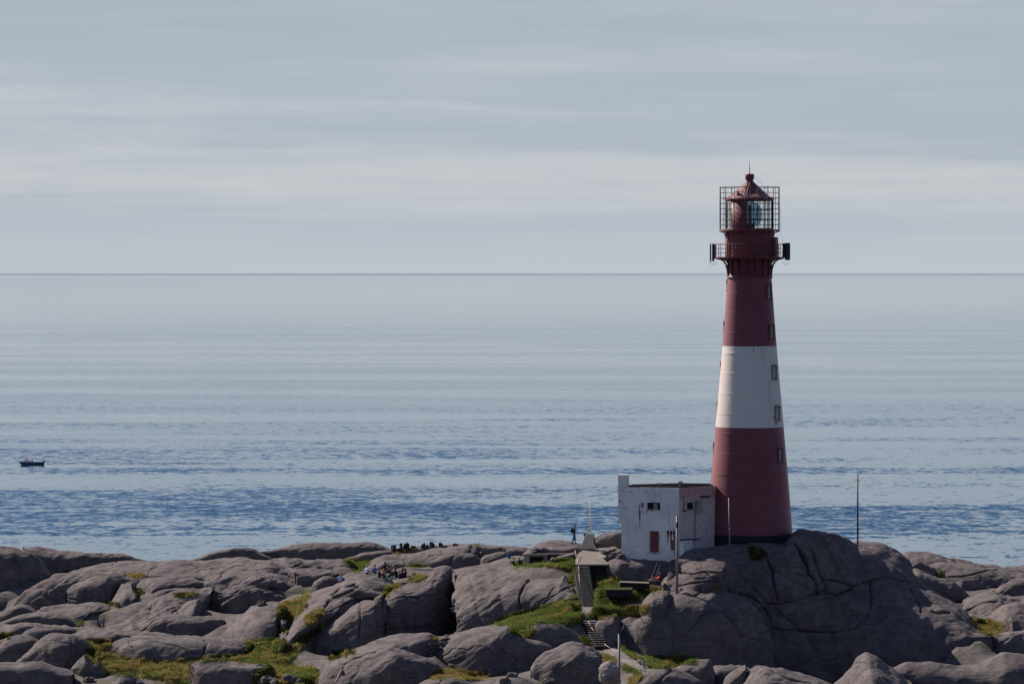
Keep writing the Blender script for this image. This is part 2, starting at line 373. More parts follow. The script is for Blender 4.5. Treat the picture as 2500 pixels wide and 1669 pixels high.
def resample(pts, n, sm=.02):
    p = np.array(pts, float); d = np.r_[0, np.cumsum(np.hypot(*np.diff(p[:, :2], axis=0).T))]; d /= d[-1]
    t = np.linspace(0, 1, n); q = np.stack([np.interp(t, d, p[:, k]) for k in range(p.shape[1])], 1)
    k = max(1, int(n * sm)); ker = np.hanning(2 * k + 3)[1:-1]; ker /= ker.sum()
    h = len(ker) // 2
    pad = np.concatenate([2 * q[0] - q[1:h + 1][::-1], q, 2 * q[-1] - q[-h - 1:-1][::-1]])
    return np.stack([np.convolve(pad[:, j], ker, 'valid') for j in range(q.shape[1])], 1)
FEET = []; ROCKS = []
GRASS = []          # (polygon in photo pixels, kind) filled below, used for mesh masks and tufts
CRACKS = []         # (polyline, width m, depth m)
def grid_mesh(name, V, nu, nv, mat, smooth=True, attr=None):
    idx = np.arange(nu * nv).reshape(nu, nv)
    q = np.stack([idx[:-1, :-1], idx[1:, :-1], idx[1:, 1:], idx[:-1, 1:]], -1).reshape(-1, 4)
    me = bpy.data.meshes.new(name); me.vertices.add(len(V)); me.vertices.foreach_set('co', V.astype(np.float32).ravel())
    me.loops.add(q.size); me.loops.foreach_set('vertex_index', q.ravel().astype(np.int32))
    me.polygons.add(len(q)); me.polygons.foreach_set('loop_start', np.arange(0, q.size, 4, dtype=np.int32))
    me.polygons.foreach_set('use_smooth', np.ones(len(q), bool)); me.update(calc_edges=True); me.materials.append(mat)
    if attr is not None:
        a = me.attributes.new('grass', 'FLOAT', 'POINT'); a.data.foreach_set('value', attr.astype(np.float32))
    return me
def rock(ridge, foot, YR, YF, back=7.0, p1=1.0, p2=None, steep=None, amp=1.0, groove=1.0, mat='rock', name='bedrock', res=3.2, sm=.02, drop=2.5, seed=None, label=None, cat=None, group=None, ptap=7, flat=0.0, tilt=0.0, detail=1.0, feet=True, joints=1.0):
    """whaleback: traced ridge line at distance YR, foot line at YF; rounded front, rounded back"""
    k = len(ROCKS); off = np.array([k * 13.7, k * 5.1, k * 3.3]) if seed is None else np.array([seed * 1.7] * 3)
    L = sum(math.dist(a[:2], b[:2]) for a, b in zip(ridge[:-1], ridge[1:]))
    nu = int(min(420, max(24, L / res)))
    rp = resample(ridge, nu, sm); fp = resample(foot, nu, sm)
    t = np.linspace(0, 1, nu); tap = np.clip(1 - np.abs(2 * t - 1) ** ptap, 0, 1) ** .5
    Yr = YR if np.isscalar(YR) else np.interp(t, np.linspace(0, 1, len(YR)), YR)
    Yf = YF if np.isscalar(YF) else np.interp(t, np.linspace(0, 1, len(YF)), YF)
    Yr = Yr * np.ones(nu); Yf = Yf * np.ones(nu)
    if p2 is None:          # depth of the front follows its height: a sloping top, a shoulder, a steep face
        Hc = np.maximum((fp[:, 1] - rp[:, 1]) * Yr / F, .2); lim = Hc * (.72 if flat == 0 else 1.2 + 4.0 * flat) + .35
        k3 = np.ones(15) / 15; lim = np.convolve(np.pad(lim, 7, 'edge'), k3, 'valid'); Yf = np.maximum(Yf, Yr - lim)
    elif steep: Yf = Yr - (Yr - Yf) * steep
    mid = (Yr + Yf) / 2
    Yr2 = mid + (Yr - mid) * (.25 + .75 * tap); Yf2 = mid + (Yf - mid) * (.25 + .75 * tap)
    def w(q, Y): return np.stack([(q[:, 0] - 1250) * Y / F, Y, HC - (q[:, 1] - 665.5) * Y / F], 1)
    Rw = w(rp, Yr2); Fw = w(fp, Yf2); Fw[:, 2] = np.minimum(Fw[:, 2], Rw[:, 2] - .05)
    if feet: FEET.append(np.stack([Fw[:, 0], Fw[:, 1], Fw[:, 2]], 1)[::max(1, nu // 14)])
    H = np.linalg.norm(Rw - Fw, axis=1).max(); nf = int(min(200, max(14, H * 25 / res * 1.25)))
    nb = max(8, nf // 3); B = back * (.2 + .8 * tap)
    rows = []; sh = .10 * np.sin(t * 5.1 + k * 2.3) + .05 * np.sin(t * 13.7 + k)
    for j in range(nb, 0, -1):   # back side
        v = j / nb; a = v * math.pi / 2
        r = Rw.copy(); r[:, 1] += B * math.sin(a); r[:, 2] -= (Rw[:, 2] - Fw[:, 2] + drop) * (1 - math.cos(a)); rows.append(r)
    for j in range(nf + 1):
        v = j / nf; a = v * math.pi / 2; h = math.sin(a) ** p1; g = (1 - math.cos(a)) ** (p2 or 1)
        if p2 is None:
            hs, gs = .80 - .15 * flat + sh, .20 + .45 * flat + .5 * sh; w3 = 3 * (1 - v) * v
            h = w3 * hs + v ** 3; g = w3 * gs + v ** 3; hh = np.stack([h, h, g], 1)
            r = Rw + (Fw - Rw) * hh
        else: r = Rw + (Fw - Rw) * np.array([h, h, g])
        rows.append(r)
    for j in range(1, 5):        # skirt
        r = Fw.copy(); r[:, 2] -= j * .6; r[:, 1] -= j * .05; rows.append(r)
    nv = len(rows); V = np.stack(rows, 1)       # nu,nv,3
    du = np.gradient(V, axis=0); dv = np.gradient(V, axis=1); N = np.cross(dv, du)
    N /= np.linalg.norm(N, axis=2)[..., None] + 1e-9
    # smooth normals a little so the displacement does not fold
    N = N.reshape(-1, 3); V = V.reshape(-1, 3)
    flip = (N * (V - V.mean(0))).sum(1).mean() < 0
    if flip: N = -N
    N[~np.isfinite(N).all(1)] = (0, 0, 1)
    p = V + off
    scl = min(1.0, H / 5 + .25)
    d = .42 * scl * amp * fbm(p * .24, 2) + .10 * scl * amp * fbm(p * .8, 2)
    c, s = math.cos(R(32)), math.sin(R(32))
    q = np.stack([(p[:, 0] * c + p[:, 2] * s) * .22, p[:, 1] * .5, (-p[:, 0] * s + p[:, 2] * c) * 1.15], 1)
    wq = q + .35 * fbm(p * .4, 2)[:, None]
    gr = ridged(wq, 3); msk = np.clip(fbm(p * .18 + 40, 2) * 2 + .45, 0, 1)
    d += -.19 * groove * scl * msk * np.clip(gr - .6, 0, 2)
    d += .022 * amp * fbm(p * 2.6, 3) * detail
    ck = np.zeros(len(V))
    # ledges along the foliation, and natural joints
    ph = (-p[:, 0] * s + p[:, 2] * c) * 1.5 + p[:, 1] * .35 + 1.6 * fbm(p * .22, 3); saw = ph - np.floor(ph); lm = np.clip(fbm(p * .13 + 70, 2) * 3 + .25, 0, 1)
    d += groove * scl * lm * .10 * (saw - np.exp(-((1 - saw) / .10) ** 2) * .9 - .5)
    for k2, (sx, sz, fr, wd, dp) in enumerate(((1.0, .5, .10, .009, .15), (.35, 1.2, .13, .010, .10))):
        qq = np.stack([p[:, 0] * sx, p[:, 1] * .7, p[:, 2] * sz], 1) * fr + 33 * k2; qq = qq + .10 * fbm(p * .5 + 3, 2)[:, None]
        mk = np.clip(perlin(p * .12 + 11 * k2) * 4 + .5, 0, 1); e2 = np.exp(-(perlin(qq) / wd) ** 2) * mk
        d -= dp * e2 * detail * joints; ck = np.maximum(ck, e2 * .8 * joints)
    px = topx(V)
    for line, cw, cdp in CRACKS:
        ln = np.array(line, float); lo = ln.min(0) - 12; hi = ln.max(0) + 12
        sel = np.where((px[:, 0] > lo[0]) & (px[:, 0] < hi[0]) & (px[:, 1] > lo[1]) & (px[:, 1] < hi[1]))[0]
        if len(sel) == 0: continue
        jit = px[sel] + 3.0 * np.stack([perlin(V[sel] * .8), perlin(V[sel] * .8 + 31)], 1)
        dm = np.full(len(sel), 1e9)
        for a, b in zip(ln[:-1], ln[1:]):
            ab = b - a; tt = np.clip(((jit - a) @ ab) / (ab @ ab + 1e-9), 0, 1)
            dm = np.minimum(dm, np.linalg.norm(jit - a - tt[:, None] * ab, axis=1))
        vr = np.clip(.75 + 1.3 * perlin(V[sel] * .55 + 5), .12, 1.4); dm = dm / vr
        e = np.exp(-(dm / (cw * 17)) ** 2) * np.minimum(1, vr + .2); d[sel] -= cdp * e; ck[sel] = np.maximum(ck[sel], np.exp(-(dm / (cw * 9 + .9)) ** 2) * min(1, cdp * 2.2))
    V = V + N * d[:, None]
    px = topx(V); g = np.zeros(len(V))
    for poly, kind, dens in GRASS: g = np.maximum(g, inpoly(px, poly) * 1.0)
    me = grid_mesh(name, V, nu, nv, M[mat], attr=g)
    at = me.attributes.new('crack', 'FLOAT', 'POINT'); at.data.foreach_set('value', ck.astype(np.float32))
    o = link(name, me)
    if label: tag(o, label, cat, group)
    else: tag(o, kind='structure')
    ROCKS.append((o, V, nu, nv)); return o
# ---------------------------------------------------------------- grass areas (photo outline of each patch), kind a=green b=dry c=heath
GRASS += [
 (ZC((180,455),(330,440),(430,455),(600,400),(740,390),(775,440),(800,520),(810,640),(800,640),(720,600),(760,560),(750,500),(640,480),(470,465),(250,462)), 'a', 1.0),
 (ZC((0,1005),(150,950),(230,900),(400,880),(600,820),(740,790),(800,740),(830,700),(850,860),(860,975),(700,1000),(500,985),(380,1000),(350,1050),(390,1110),(300,1130),(190,1090),(170,1015)), 'a', 1.2),
 (ZC((960,560),(1080,590),(1190,590),(1300,640),(1500,670),(1540,690),(1400,740),(1280,760),(1150,760),(1040,760),(980,830),(965,700)), 'a', 1.0),
 (ZC((960,830),(1060,770),(1270,770),(1400,740),(1420,770),(1280,800),(1200,850),(1180,930),(1060,935),(980,975),(900,975),(940,900)), 'a', 1.2),
 (ZC((1190,900),(1260,850),(1350,835),(1480,840),(1460,880),(1380,930),(1260,945)), 'b', 1.0),
 (ZC((1300,640),(1560,670),(1640,690),(1500,700),(1420,730),(1300,760)), 'b', .5),
 (ZC((820,1140),(860,1120),(920,1150),(940,1210),(880,1180)), 'a', 1.0),
 (ZC((1150,1180),(1200,1210),(1260,1230),(1370,1310),(1420,1350),(1380,1350),(1230,1260)), 'a', .9),
 (ZC((1030,1290),(1060,1290),(1180,1370),(1080,1370),(1020,1350)), 'b', .8),
 (ZC((1220,1390),(1300,1420),(1400,1470),(1350,1480),(1240,1430)), 'a', .8),
 (ZC((1420,1320),(1470,1300),(1600,1320),(1750,1315),(1880,1330),(1930,1360),(1800,1375),(1700,1400),(1520,1425),(1440,1390)), 'a', 1.0),
 (ZC((1280,1530),(1390,1490),(1420,1500),(1330,1568),(1290,1568)), 'b', .8),
 (ZC((1010,340),(1050,335),(1090,370),(1080,385),(1030,375)), 'b', 1.0),
 (ZB((780,222),(880,218),(1030,222),(1000,255),(960,290),(900,330),(880,300),(860,260)), 'a', 1.0),
 (ZB((1320,400),(1370,365),(1480,350),(1490,360),(1420,395),(1330,410)), 'b', 1.2),
 (ZB((1120,470),(1160,430),(1260,420),(1290,420),(1180,480),(1150,530),(1130,520)), 'b', 1.0),
 (ZB((1170,440),(1250,425),(1180,475),(1150,500)), 'a', .6),
 (ZB((250,640),(290,580),(500,550),(480,600),(440,660),(380,720),(350,700),(300,690)), 'b', 1.0),
 (ZB((300,620),(480,560),(430,650),(330,690)), 'a', .5),
 (ZB((320,790),(360,770),(330,820),(300,840)), 'a', .6),
 (ZB((480,700),(560,650),(640,620),(640,660),(580,720),(500,770)), 'b', .9),
 (ZB((290,1000),(350,950),(420,880),(500,840),(560,780),(660,740),(640,770),(560,830),(480,900),(420,980),(370,1050),(290,1080),(240,1050)), 'c', 1.0),
 (ZB((0,880),(100,885),(210,870),(270,860),(240,920),(210,980),(260,1020),(370,1070),(380,1110),(580,1115),(590,1170),(585,1238),(380,1238),(200,1200),(60,1200),(100,1150),(200,1090),(150,1070),(0,1060)), 'a', 1.0),
 (ZB((200,1060),(380,1110),(580,1110),(580,1130),(380,1130),(200,1110)), 'b', .8),
 (ZB((670,1030),(740,970),(860,960),(900,980),(760,1020),(690,1045)), 'c', 1.0),
 (ZB((1500,1190),(1590,1120),(1700,1120),(1850,1150),(2000,1165),(1900,1210),(1800,1200),(1690,1180),(1580,1190)), 'b', 1.0),
 (ZB((1540,880),(1590,865),(1610,880),(1560,900)), 'b', 1.0),
 (ZB((480,520),(540,510),(520,545),(440,560),(400,560)), 'b', .5),
 (ZA((700,870),(800,865),(900,900),(910,970),(960,1010),(1100,1050),(1400,1060),(1550,1050),(1800,1010),(2000,1000),(2100,920),(2300,880),(2349,880),(2349,1080),(2100,1060),(1900,1045),(1700,1045),(1580,1050),(1550,1100),(1540,1240),(1000,1160),(900,1160),(820,1080),(740,1050),(700,990),(740,940)), 'c', 1.1),
 (ZA((820,980),(980,1030),(1200,1080),(1550,1090),(1540,1200),(1200,1150),(900,1090)), 'b', .5),
 (ZA((2080,930),(2200,890),(2300,880),(2250,1000),(2200,1040),(1980,1060),(2060,990)), 'a', .9),
 (ZA((980,335),(1180,340),(1160,370),(1100,375),(1050,345)), 'b', .7),
 (ZA((1400,510),(1500,490),(1620,490),(1600,515),(1480,530)), 'c', .7),
 (ZA((860,560),(950,575),(970,600),(900,600)), 'c', .7),
 (ZA((620,720),(680,725),(685,770),(640,765)), 'a', .7),
 (ZA((1090,450),(1180,470),(1150,520),(1100,480)), 'c', .6),
 (ZA((-10,820),(120,830),(60,860),(-10,870)), 'c', .7),
 (ZA((2060,1230),(2100,1170),(2230,1120),(2349,1130),(2349,1240)), 'b', .9),
 (ZD((1940,780),(2050,790),(2190,830),(2200,850),(2120,910),(2050,905),(1990,850)), 'b', 1.1),
 (ZD((1960,790),(2100,820),(2180,850),(2060,890)), 'a', .5),
 (ZD((240,230),(300,235),(380,280),(340,340),(260,320)), 'c', .5),
 (ZD((1690,400),(1730,440),(1740,460),(1710,460)), 'c', .8),
 (ZD((-40,525),(60,545),(0,560)), 'b', .6),
 (ZB((1230,160),(1380,120),(1400,135),(1180,180)), 'b', .35),
 (ZB((1310,275),(1480,255),(1500,275),(1350,285)), 'a', .5),
 (ZB((1850,85),(1960,95),(1900,105)), 'b', .5),
]
# ---------------------------------------------------------------- cracks
CRACKS += [
 (ZB((1700,300),(1700,450),(1690,560),(1700,800)), .16, .9),
 (ZC((415,470),(400,540),(330,590),(290,680),(260,760),(270,860)), .09, .5),
 (ZC((540,830),(430,790),(520,740),(560,680),(640,620),(700,600)), .07, .22),
 (ZC((370,880),(430,850),(560,730),(700,660),(800,660)), .10, .38),
 (ZC((0,480),(120,500),(240,530),(380,540)), .07, .2),
 (ZC((600,480),(615,520),(600,530)), .05, .2),
 (ZB((640,600),(680,530),(780,500),(920,430)), .14, .55),
 (ZB((650,740),(740,690),(800,590),(880,550),(1130,530)), .14, .6),
 (ZB((700,480),(780,430),(900,420),(920,440),(860,470),(720,520)), .08, .4),
 (ZB((1140,520),(1130,680),(1140,830)), .12, .6),
 (ZB((930,560),(940,700),(920,850)), .10, .3),
 (ZB((1070,560),(1080,800)), .08, .25),
 (ZB((1440,430),(1500,400),(1560,340)), .05, .2),
 (ZB((780,1150),(800,1080),(900,1020),(1000,980),(1060,970)), .12, .5),
 (ZB((1100,190),(1280,200),(1300,230),(1320,180)), .06, .25),
 (ZB((1500,190),(1600,175),(1750,180)), .07, .3),
 (ZA((170,490),(260,430),(420,370)), .07, .3),
 (ZA((460,330),(700,300),(950,320),(1100,360),(1250,350),(1600,370),(1750,400)), .08, .4),
 (ZA((1800,370),(1860,300),(1920,260),(2300,300)), .06, .3),
 (ZA((1200,350),(1230,300),(1300,270)), .05, .25),
 (ZA((1200,680),(1220,610),(1240,590)), .06, .3),
 (ZA((900,680),(1050,600),(1300,520),(1450,470)), .07, .3),
 (ZA((1000,840),(1180,860),(1350,920),(1560,960),(1600,990)), .06, .25),
 (ZA((350,880),(450,870),(560,900),(620,940)), .07, .25),
 (ZA((2290,690),(2260,780),(2240,830)), .10, .4),
 # knob
 (ZD((600,200),(650,270),(700,360),(710,430),(770,490),(790,580)), .26, .9),
 (ZD((690,180),(740,260),(780,380),(830,470)), .12, .35),
 (ZD((790,580),(860,545),(830,470)), .12, .4),
 (ZD((380,290),(400,360),(430,430),(430,520),(470,640)), .14, .5),
 (ZD((0,540),(100,575),(250,600),(330,660),(480,665),(600,640),(760,590),(860,575),(920,600),(1020,550),(1040,520),(900,480),(830,470)), .11, .5),
 (ZD((1040,520),(1150,480),(1250,465),(1400,480),(1520,515),(1600,560)), .12, .5),
 (ZD((1190,490),(1190,600),(1180,720),(1130,800),(1060,860),(900,885),(700,880),(500,870),(430,850),(380,720),(330,670)), .10, .45),
 (ZD((190,460),(260,520),(330,600),(380,650)), .07, .25),
 (ZD((440,680),(500,750),(580,820),(640,880)), .07, .3),
 (ZD((400,380),(500,450),(620,520),(750,560)), .06, .2),
 (ZD((1030,720),(1080,790),(1120,830)), .06, .2),
 (ZD((1460,510),(1520,620),(1560,700),(1560,760)), .09, .25),
 (ZD((560,560),(590,700),(620,840)), .07, .12),
 (ZD((850,130),(900,160),(980,180)), .05, .2),
 (ZD((950,240),(1000,190),(1030,170)), .04, .15),
 (ZD((910,600),(880,760),(920,860)), .06, .15),
 (ZD((40,720),(120,800),(180,900),(330,950)), .06, .2),
 (ZD((1650,720),(1700,740),(1780,740)), .12, .4),
 (ZC((1700,520),(1800,520),(1880,530),(2030,500),(2130,520)), .09, .4),
 (ZC((1900,440),(1940,490),(2020,520),(2040,540)), .05, .25),
 (ZC((1740,640),(2000,610),(2140,600)), .08, .4),
 (ZC((1740,710),(1830,740),(1900,745),(1960,700)), .10, .45),
 (ZC((1700,880),(1720,980),(1700,1060)), .09, .2),
 (ZC((1880,1050),(1960,930),(2080,870),(2180,900),(2300,1040)), .08, .2),
 (ZC((870,1200),(1000,1240)), .06, .3),
 (ZD((1760,460),(1900,455),(2100,410),(2190,395)), .07, .35),
 (ZD((340,1135),(450,1190),(560,1240),(720,1281)), .08, .3),
 (ZD((1080,1125),(1130,1115),(1160,1125)), .06, .25),
 (ZD((1900,720),(2000,670),(2100,650),(2150,640)), .08, .35),
 (ZD((2100,560),(2250,590)), .06, .2),
]
# ---------------------------------------------------------------- the bedrock, far to near
# left, skyline
rock(ZA((180,112),(300,118),(500,145),(800,155),(950,170),(1060,190),(1190,222),(1320,240)), ZA((200,330),(370,350),(600,310),(850,240),(1000,235),(1320,250)), 428, 420)
rock(ZA((1540,225),(1590,212),(1680,180),(1800,140),(1900,118),(2020,112),(2080,125),(2130,160),(2240,222)), ZA((1540,235),(1700,240),(1790,235),(1900,195),(2100,195),(2240,225)), 426, 421)
rock(ZB((60,175),(100,150),(200,130),(380,95),(600,80),(980,72),(1060,85),(1130,110),(1200,138)), ZB((60,185),(200,215),(500,212),(620,222),(800,215),(1000,168),(1200,142)), 428, 422)
rock(ZB((760,232),(900,190),(950,160),(1050,150),(1200,140),(1400,120),(1700,95),(1850,85),(2000,100),(2180,110),(2349,130),(2420,170)), ZB((760,235),(1030,222),(1160,190),(1500,180),(2000,200),(2420,200)), 420, 411, groove=.7)
rock(ZA((-90,80),(0,92),(120,110),(250,160),(320,215),(345,260),(375,350)), ZA((-90,520),(0,480),(150,400),(380,355)), 412, 408.5, groove=.4)
rock(ZA((-120,560),(0,478),(150,410),(290,390),(420,350),(600,300),(800,255),(1000,230),(1200,228),(1500,215),(1800,212),(2000,205),(2200,215),(2400,250)), ZA((-120,700),(0,640),(280,640),(560,570),(900,570),(1040,540),(1150,440),(1400,430),(1750,420),(2400,350)), 412, [398,399,401,404], flat=.45)
rock(ZA((100,610),(200,480),(350,400),(480,335),(620,310),(800,315),(950,330),(1080,370),(1130,415)), ZA((130,620),(290,650),(540,570),(700,585),(860,575),(920,545),(1000,440),(1130,430)), 404, 400)
rock(ZA((530,470),(600,420),(760,370),(900,345),(1000,390),(960,470)), ZA((545,560),(700,580),(860,575),(910,540),(950,500)), 401, 399.2, groove=.3)
rock(ZA((905,555),(950,470),(990,402),(1080,398),(1095,450),(1140,490)), ZA((925,580),(980,610),(1060,570),(1150,500)), 399, 395, flat=.5)
rock(ZA((1105,435),(1150,382),(1250,358),(1400,355),(1600,372),(1760,405)), ZA((1110,445),(1180,490),(1400,435),(1600,430),(1760,425)), 401, 396, flat=.3)
rock(ZB((180,220),(330,195),(500,215),(700,225),(860,235),(890,290),(910,320)), ZB((180,250),(400,295),(600,300),(870,312),(910,330)), 414, 409, flat=.3)
rock(ZB((920,330),(940,295),(1000,232),(1120,172),(1270,172),(1450,150),(1700,112),(1850,92),(1950,125),(1995,190),(1920,250)), ZB((925,330),(1150,305),(1300,275),(1500,268),(1700,292),(1900,265)), 412, 403, flat=.25)
rock(ZB((1500,240),(1620,190),(1760,170),(1880,175),(1940,235)), ZB((1510,262),(1650,290),(1760,292),(1930,262)), 404, 402, groove=.4)
rock(ZB((1915,240),(1925,205),(1965,180),(2050,157),(2130,150),(2165,185),(2185,245)), ZB((1915,250),(2020,260),(2190,258)), 400, 396.5)
rock(ZB((2120,130),(2200,112),(2300,118),(2380,145),(2450,175)), ZB((2130,200),(2300,220),(2450,215)), 408, 405)
rock(ZB((-180,350),(0,300),(200,240),(350,290),(500,287),(700,312),(860,345)), ZB((-180,400),(0,365),(300,355),(500,425),(640,370),(850,352)), 407, 398, flat=.2)
rock(ZB((400,330),(480,320),(560,330),(700,318),(780,335),(700,380)), ZB((420,380),(520,425),(640,400),(700,385)), 399, 397.4)
rock(ZA((1650,620),(1690,540),(1740,450),(1900,425),(2100,425),(2200,460),(2349,520),(2500,560)), ZA((1680,620),(1800,650),(1950,680),(2100,620),(2349,600),(2500,590)), 397, 392.5, groove=1.6)
rock(ZA((1500,440),(1620,400),(1760,350),(1900,320),(2100,310),(2300,345),(2450,400)), ZA((1520,450),(1740,445),(1900,430),(2150,430),(2450,470)), 401, 396, groove=1.5, flat=.3)
rock(ZA((680,770),(780,640),(920,620),(1050,560),(1250,470),(1450,425),(1620,432),(1740,445)), ZA((690,785),(900,795),(1150,800),(1250,740),(1450,665),(1700,610)), 399, [384,386,388,393], flat=.75, groove=1.5)
rock(ZA((1190,760),(1270,690),(1400,640),(1550,560),(1620,550),(1650,600),(1640,640)), ZA((1200,780),(1280,760),(1450,720),(1640,660)), 391, 387, flat=.5, groove=1.3)
rock(ZA((310,665),(340,615),(450,600),(600,582),(800,577),(930,605)), ZA((400,700),(590,722),(680,712),(750,650),(930,620)), 396, 391, flat=.4)
rock(ZA((-60,690),(60,620),(150,583),(220,600),(290,655)), ZA((-60,740),(150,700),(290,665)), 394, 390.5)
rock(ZA((-80,770),(20,730),(100,692),(250,665),(380,645),(480,650),(560,692),(650,760)), ZA((-80,790),(200,770),(450,770),(650,775)), 390, 386.5)
rock(ZA((1195,790),(1230,725),(1300,690),(1450,667),(1600,672),(1800,690),(1850,705)), ZA((1205,800),(1290,825),(1500,855),(1620,850),(1720,780),(1850,712)), 387, 384, groove=.6)
rock(ZA((-90,770),(0,752),(150,735),(300,740),(420,760),(520,762),(700,795)), ZA((-90,870),(50,860),(150,840),(250,790),(500,820),(700,800)), 386, 381, flat=.2)
rock(ZA((100,880),(160,850),(220,800),(330,765),(450,762),(560,775),(700,800)), ZA((110,980),(260,960),(400,870),(560,830),(700,810)), 381, 376)
rock(ZB((-220,850),(-165,780),(-100,710),(0,645),(40,600),(100,580),(200,565),(280,565),(330,600),(320,700)), ZB((-220,855),(-100,875),(100,882),(230,875),(260,790),(320,720)), 384, 375.5, flat=.25, groove=.5)
rock(ZB((225,870),(250,770),(290,705),(340,720),(330,790)), ZB((230,885),(300,870),(330,830)), 379, 377)
rock(ZA((560,825),(700,785),(1000,795),(1300,820),(1500,840),(1900,865),(2040,890),(2100,930)), ZA((600,880),(820,890),(920,895),(1100,870),(1600,880),(2100,940)), 379, 373, flat=.3)
rock(ZA((-80,920),(60,860),(170,832),(260,850),(330,900)), ZA((-80,1060),(120,1062),(230,1000),(330,920)), 378, 375.5, groove=.5)
rock(ZA((890,985),(910,905),(1000,855),(1130,835),(1300,850),(1560,860),(1800,872),(2000,890),(2080,925),(2060,980)), ZA((920,1000),(1050,1045),(1400,1055),(1560,1045),(1620,1015),(1800,1005),(1980,1015),(2060,988)), 373, 366.5, flat=.15, groove=.6)
rock(ZA((105,1070),(200,985),(280,902),(360,845),(450,815),(560,815),(650,842),(700,880),(745,950),(710,1000)), ZA((120,1075),(300,1095),(560,1115),(620,1065),(700,1005)), 369, 362.5, groove=.6)
rock(ZA((575,1115),(640,1040),(690,993),(740,1060),(800,1072),(870,1145)), ZA((590,1125),(720,1175),(870,1170)), 358, 355.5)
rock(ZA((-80,1050),(100,1058),(200,1048),(330,1058),(450,1095),(600,1130)), ZA((-80,1300),(300,1300),(600,1250)), 352, 349.5, groove=.3)
rock(ZA((950,1240),(990,1160),(1060,1172),(1150,1210),(1190,1250)), ZA((950,1290),(1190,1290)), 345, 343)
rock(ZA((1545,1250),(1555,1080),(1640,1050),(1740,1038),(1900,1050),(2100,1065),(2210,1085),(2230,1130)), ZA((1560,1290),(1800,1280),(2050,1250),(2220,1150)), 349, 344.5, groove=.5)
# centre
rock(ZB((515,475),(560,405),(640,357),(700,360),(740,380),(720,425)), ZB((520,480),(600,475),(720,430)), 394, 391, groove=.5)
rock(ZB((860,360),(1000,345),(1200,310),(1350,285),(1500,290),(1640,275),(1700,290)), ZB((900,420),(1100,420),(1320,410),(1500,360),(1700,300)), 394, 384, flat=.8, groove=.6)
rock(ZB((320,830),(360,770),(420,680),(480,580),(560,500),(680,430),(760,400),(850,352),(1000,340),(1080,345),(1200,385),(1240,430)), ZB((205,985),(262,1010),(390,870),(500,785),(640,745),(700,720),(800,610),(920,545),(1050,520),(1140,520)), [381,383,386,388,388], [364,368,372,376,380], flat=.5, groove=1.3, p2=1.0, steep=1)
rock(ZB((635,620),(660,555),(700,510),(800,460),(920,430),(1030,470),(1150,500)), ZB((650,745),(720,705),(800,610),(905,550),(1140,530)), 378, 374.5, groove=.6, feet=False)
rock(ZB((205,985),(240,900),(300,830),(340,800),(350,850)), ZB((212,990),(262,1000),(300,960),(350,880)), 372, 369, groove=.6)
rock(ZB((372,1075),(380,1020),(430,960),(550,830),(700,740),(850,620),(1000,545),(1130,500),(1160,560),(1150,650)), ZB((380,1105),(580,1118),(700,1035),(900,940),(1050,870),(1150,835)), 372, 366, groove=.8)
rock(ZB((1130,700),(1140,560),(1200,480),(1300,410),(1450,350),(1560,290),(1640,275),(1690,292),(1705,400),(1700,560)), ZB((1140,835),(1300,830),(1500,835),(1700,820)), [374,378,380,380], 366.5, groove=.5)
rock(ZB((1700,600),(1697,400),(1720,320),(1780,290),(1900,265),(1960,252),(2100,258))+ZC((200,462),(420,470),(600,482),(740,505),(770,590),(810,660),(810,770)), ZB((1700,835),(1850,830))+ZC((0,1010),(150,940),(370,885),(480,855),(700,795),(810,775)), [374,382,384,382,378,370], [366,364,363,363,364], groove=.9, sm=.012, p2=1.3, steep=.72)
rock(ZB((570,1240),(600,1180),(640,1065),(780,1012),(900,950),(1060,870),(1250,830),(1500,825),(1565,860),(1550,960)), ZB((590,1330),(900,1300),(1060,1130),(1350,1010),(1540,985)), 356, 347, groove=.5, flat=.1)
rock(ZB((700,1260),(770,1110),(950,1010),(1180,920),(1330,970),(1480,1020),(1570,1080),(1600,1125)), ZB((720,1340),(1000,1320),(1450,1250),(1600,1140)), 344, 336.5, groove=.5)
rock(ZB((1550,1050),(1640,960),(1690,880),(1800,830),(2000,782),(2160,758),(2190,800))+ZC((170,1060),(200,1085),(300,1130),(450,1170),(540,1200),(600,1235)), ZB((1560,1060),(1800,1150),(2000,1250))+ZC((100,1410),(300,1430),(450,1330),(590,1245)), 354, 345, groove=.5)
rock(ZC((340,1060),(360,1010),(420,990),(650,1000),(720,1040),(790,1100),(870,1195)), ZC((350,1065),(420,1135),(560,1215),(870,1205)), 356, 351, groove=.3)
rock(ZC((355,1440),(420,1340),(500,1270),(620,1232),(690,1190),(770,1183),(870,1200),(980,1250),(1035,1295),(1000,1360)), ZC((370,1480),(600,1610),(950,1610),(1040,1550),(1010,1390)), 341, 334, groove=.6)
rock(ZC((1250,1600),(1400,1500),(1520,1430),(1620,1405),(1720,1440),(1850,1490),(1960,1540),(2010,1620)), ZC((1280,1720),(1600,1740),(2000,1720)), 331, 323, groove=.6)
rock(ZC((20,1600),(60,1550),(130,1518),(220,1505),(300,1512),(380,1550),(460,1610)), ZC((20,1680),(460,1680)), 328, 324)
rock(ZB((1430,1250),(1550,1205),(1700,1185),(1800,1210),(1880,1260)), ZB((1430,1300),(1880,1300)), 333, 329)
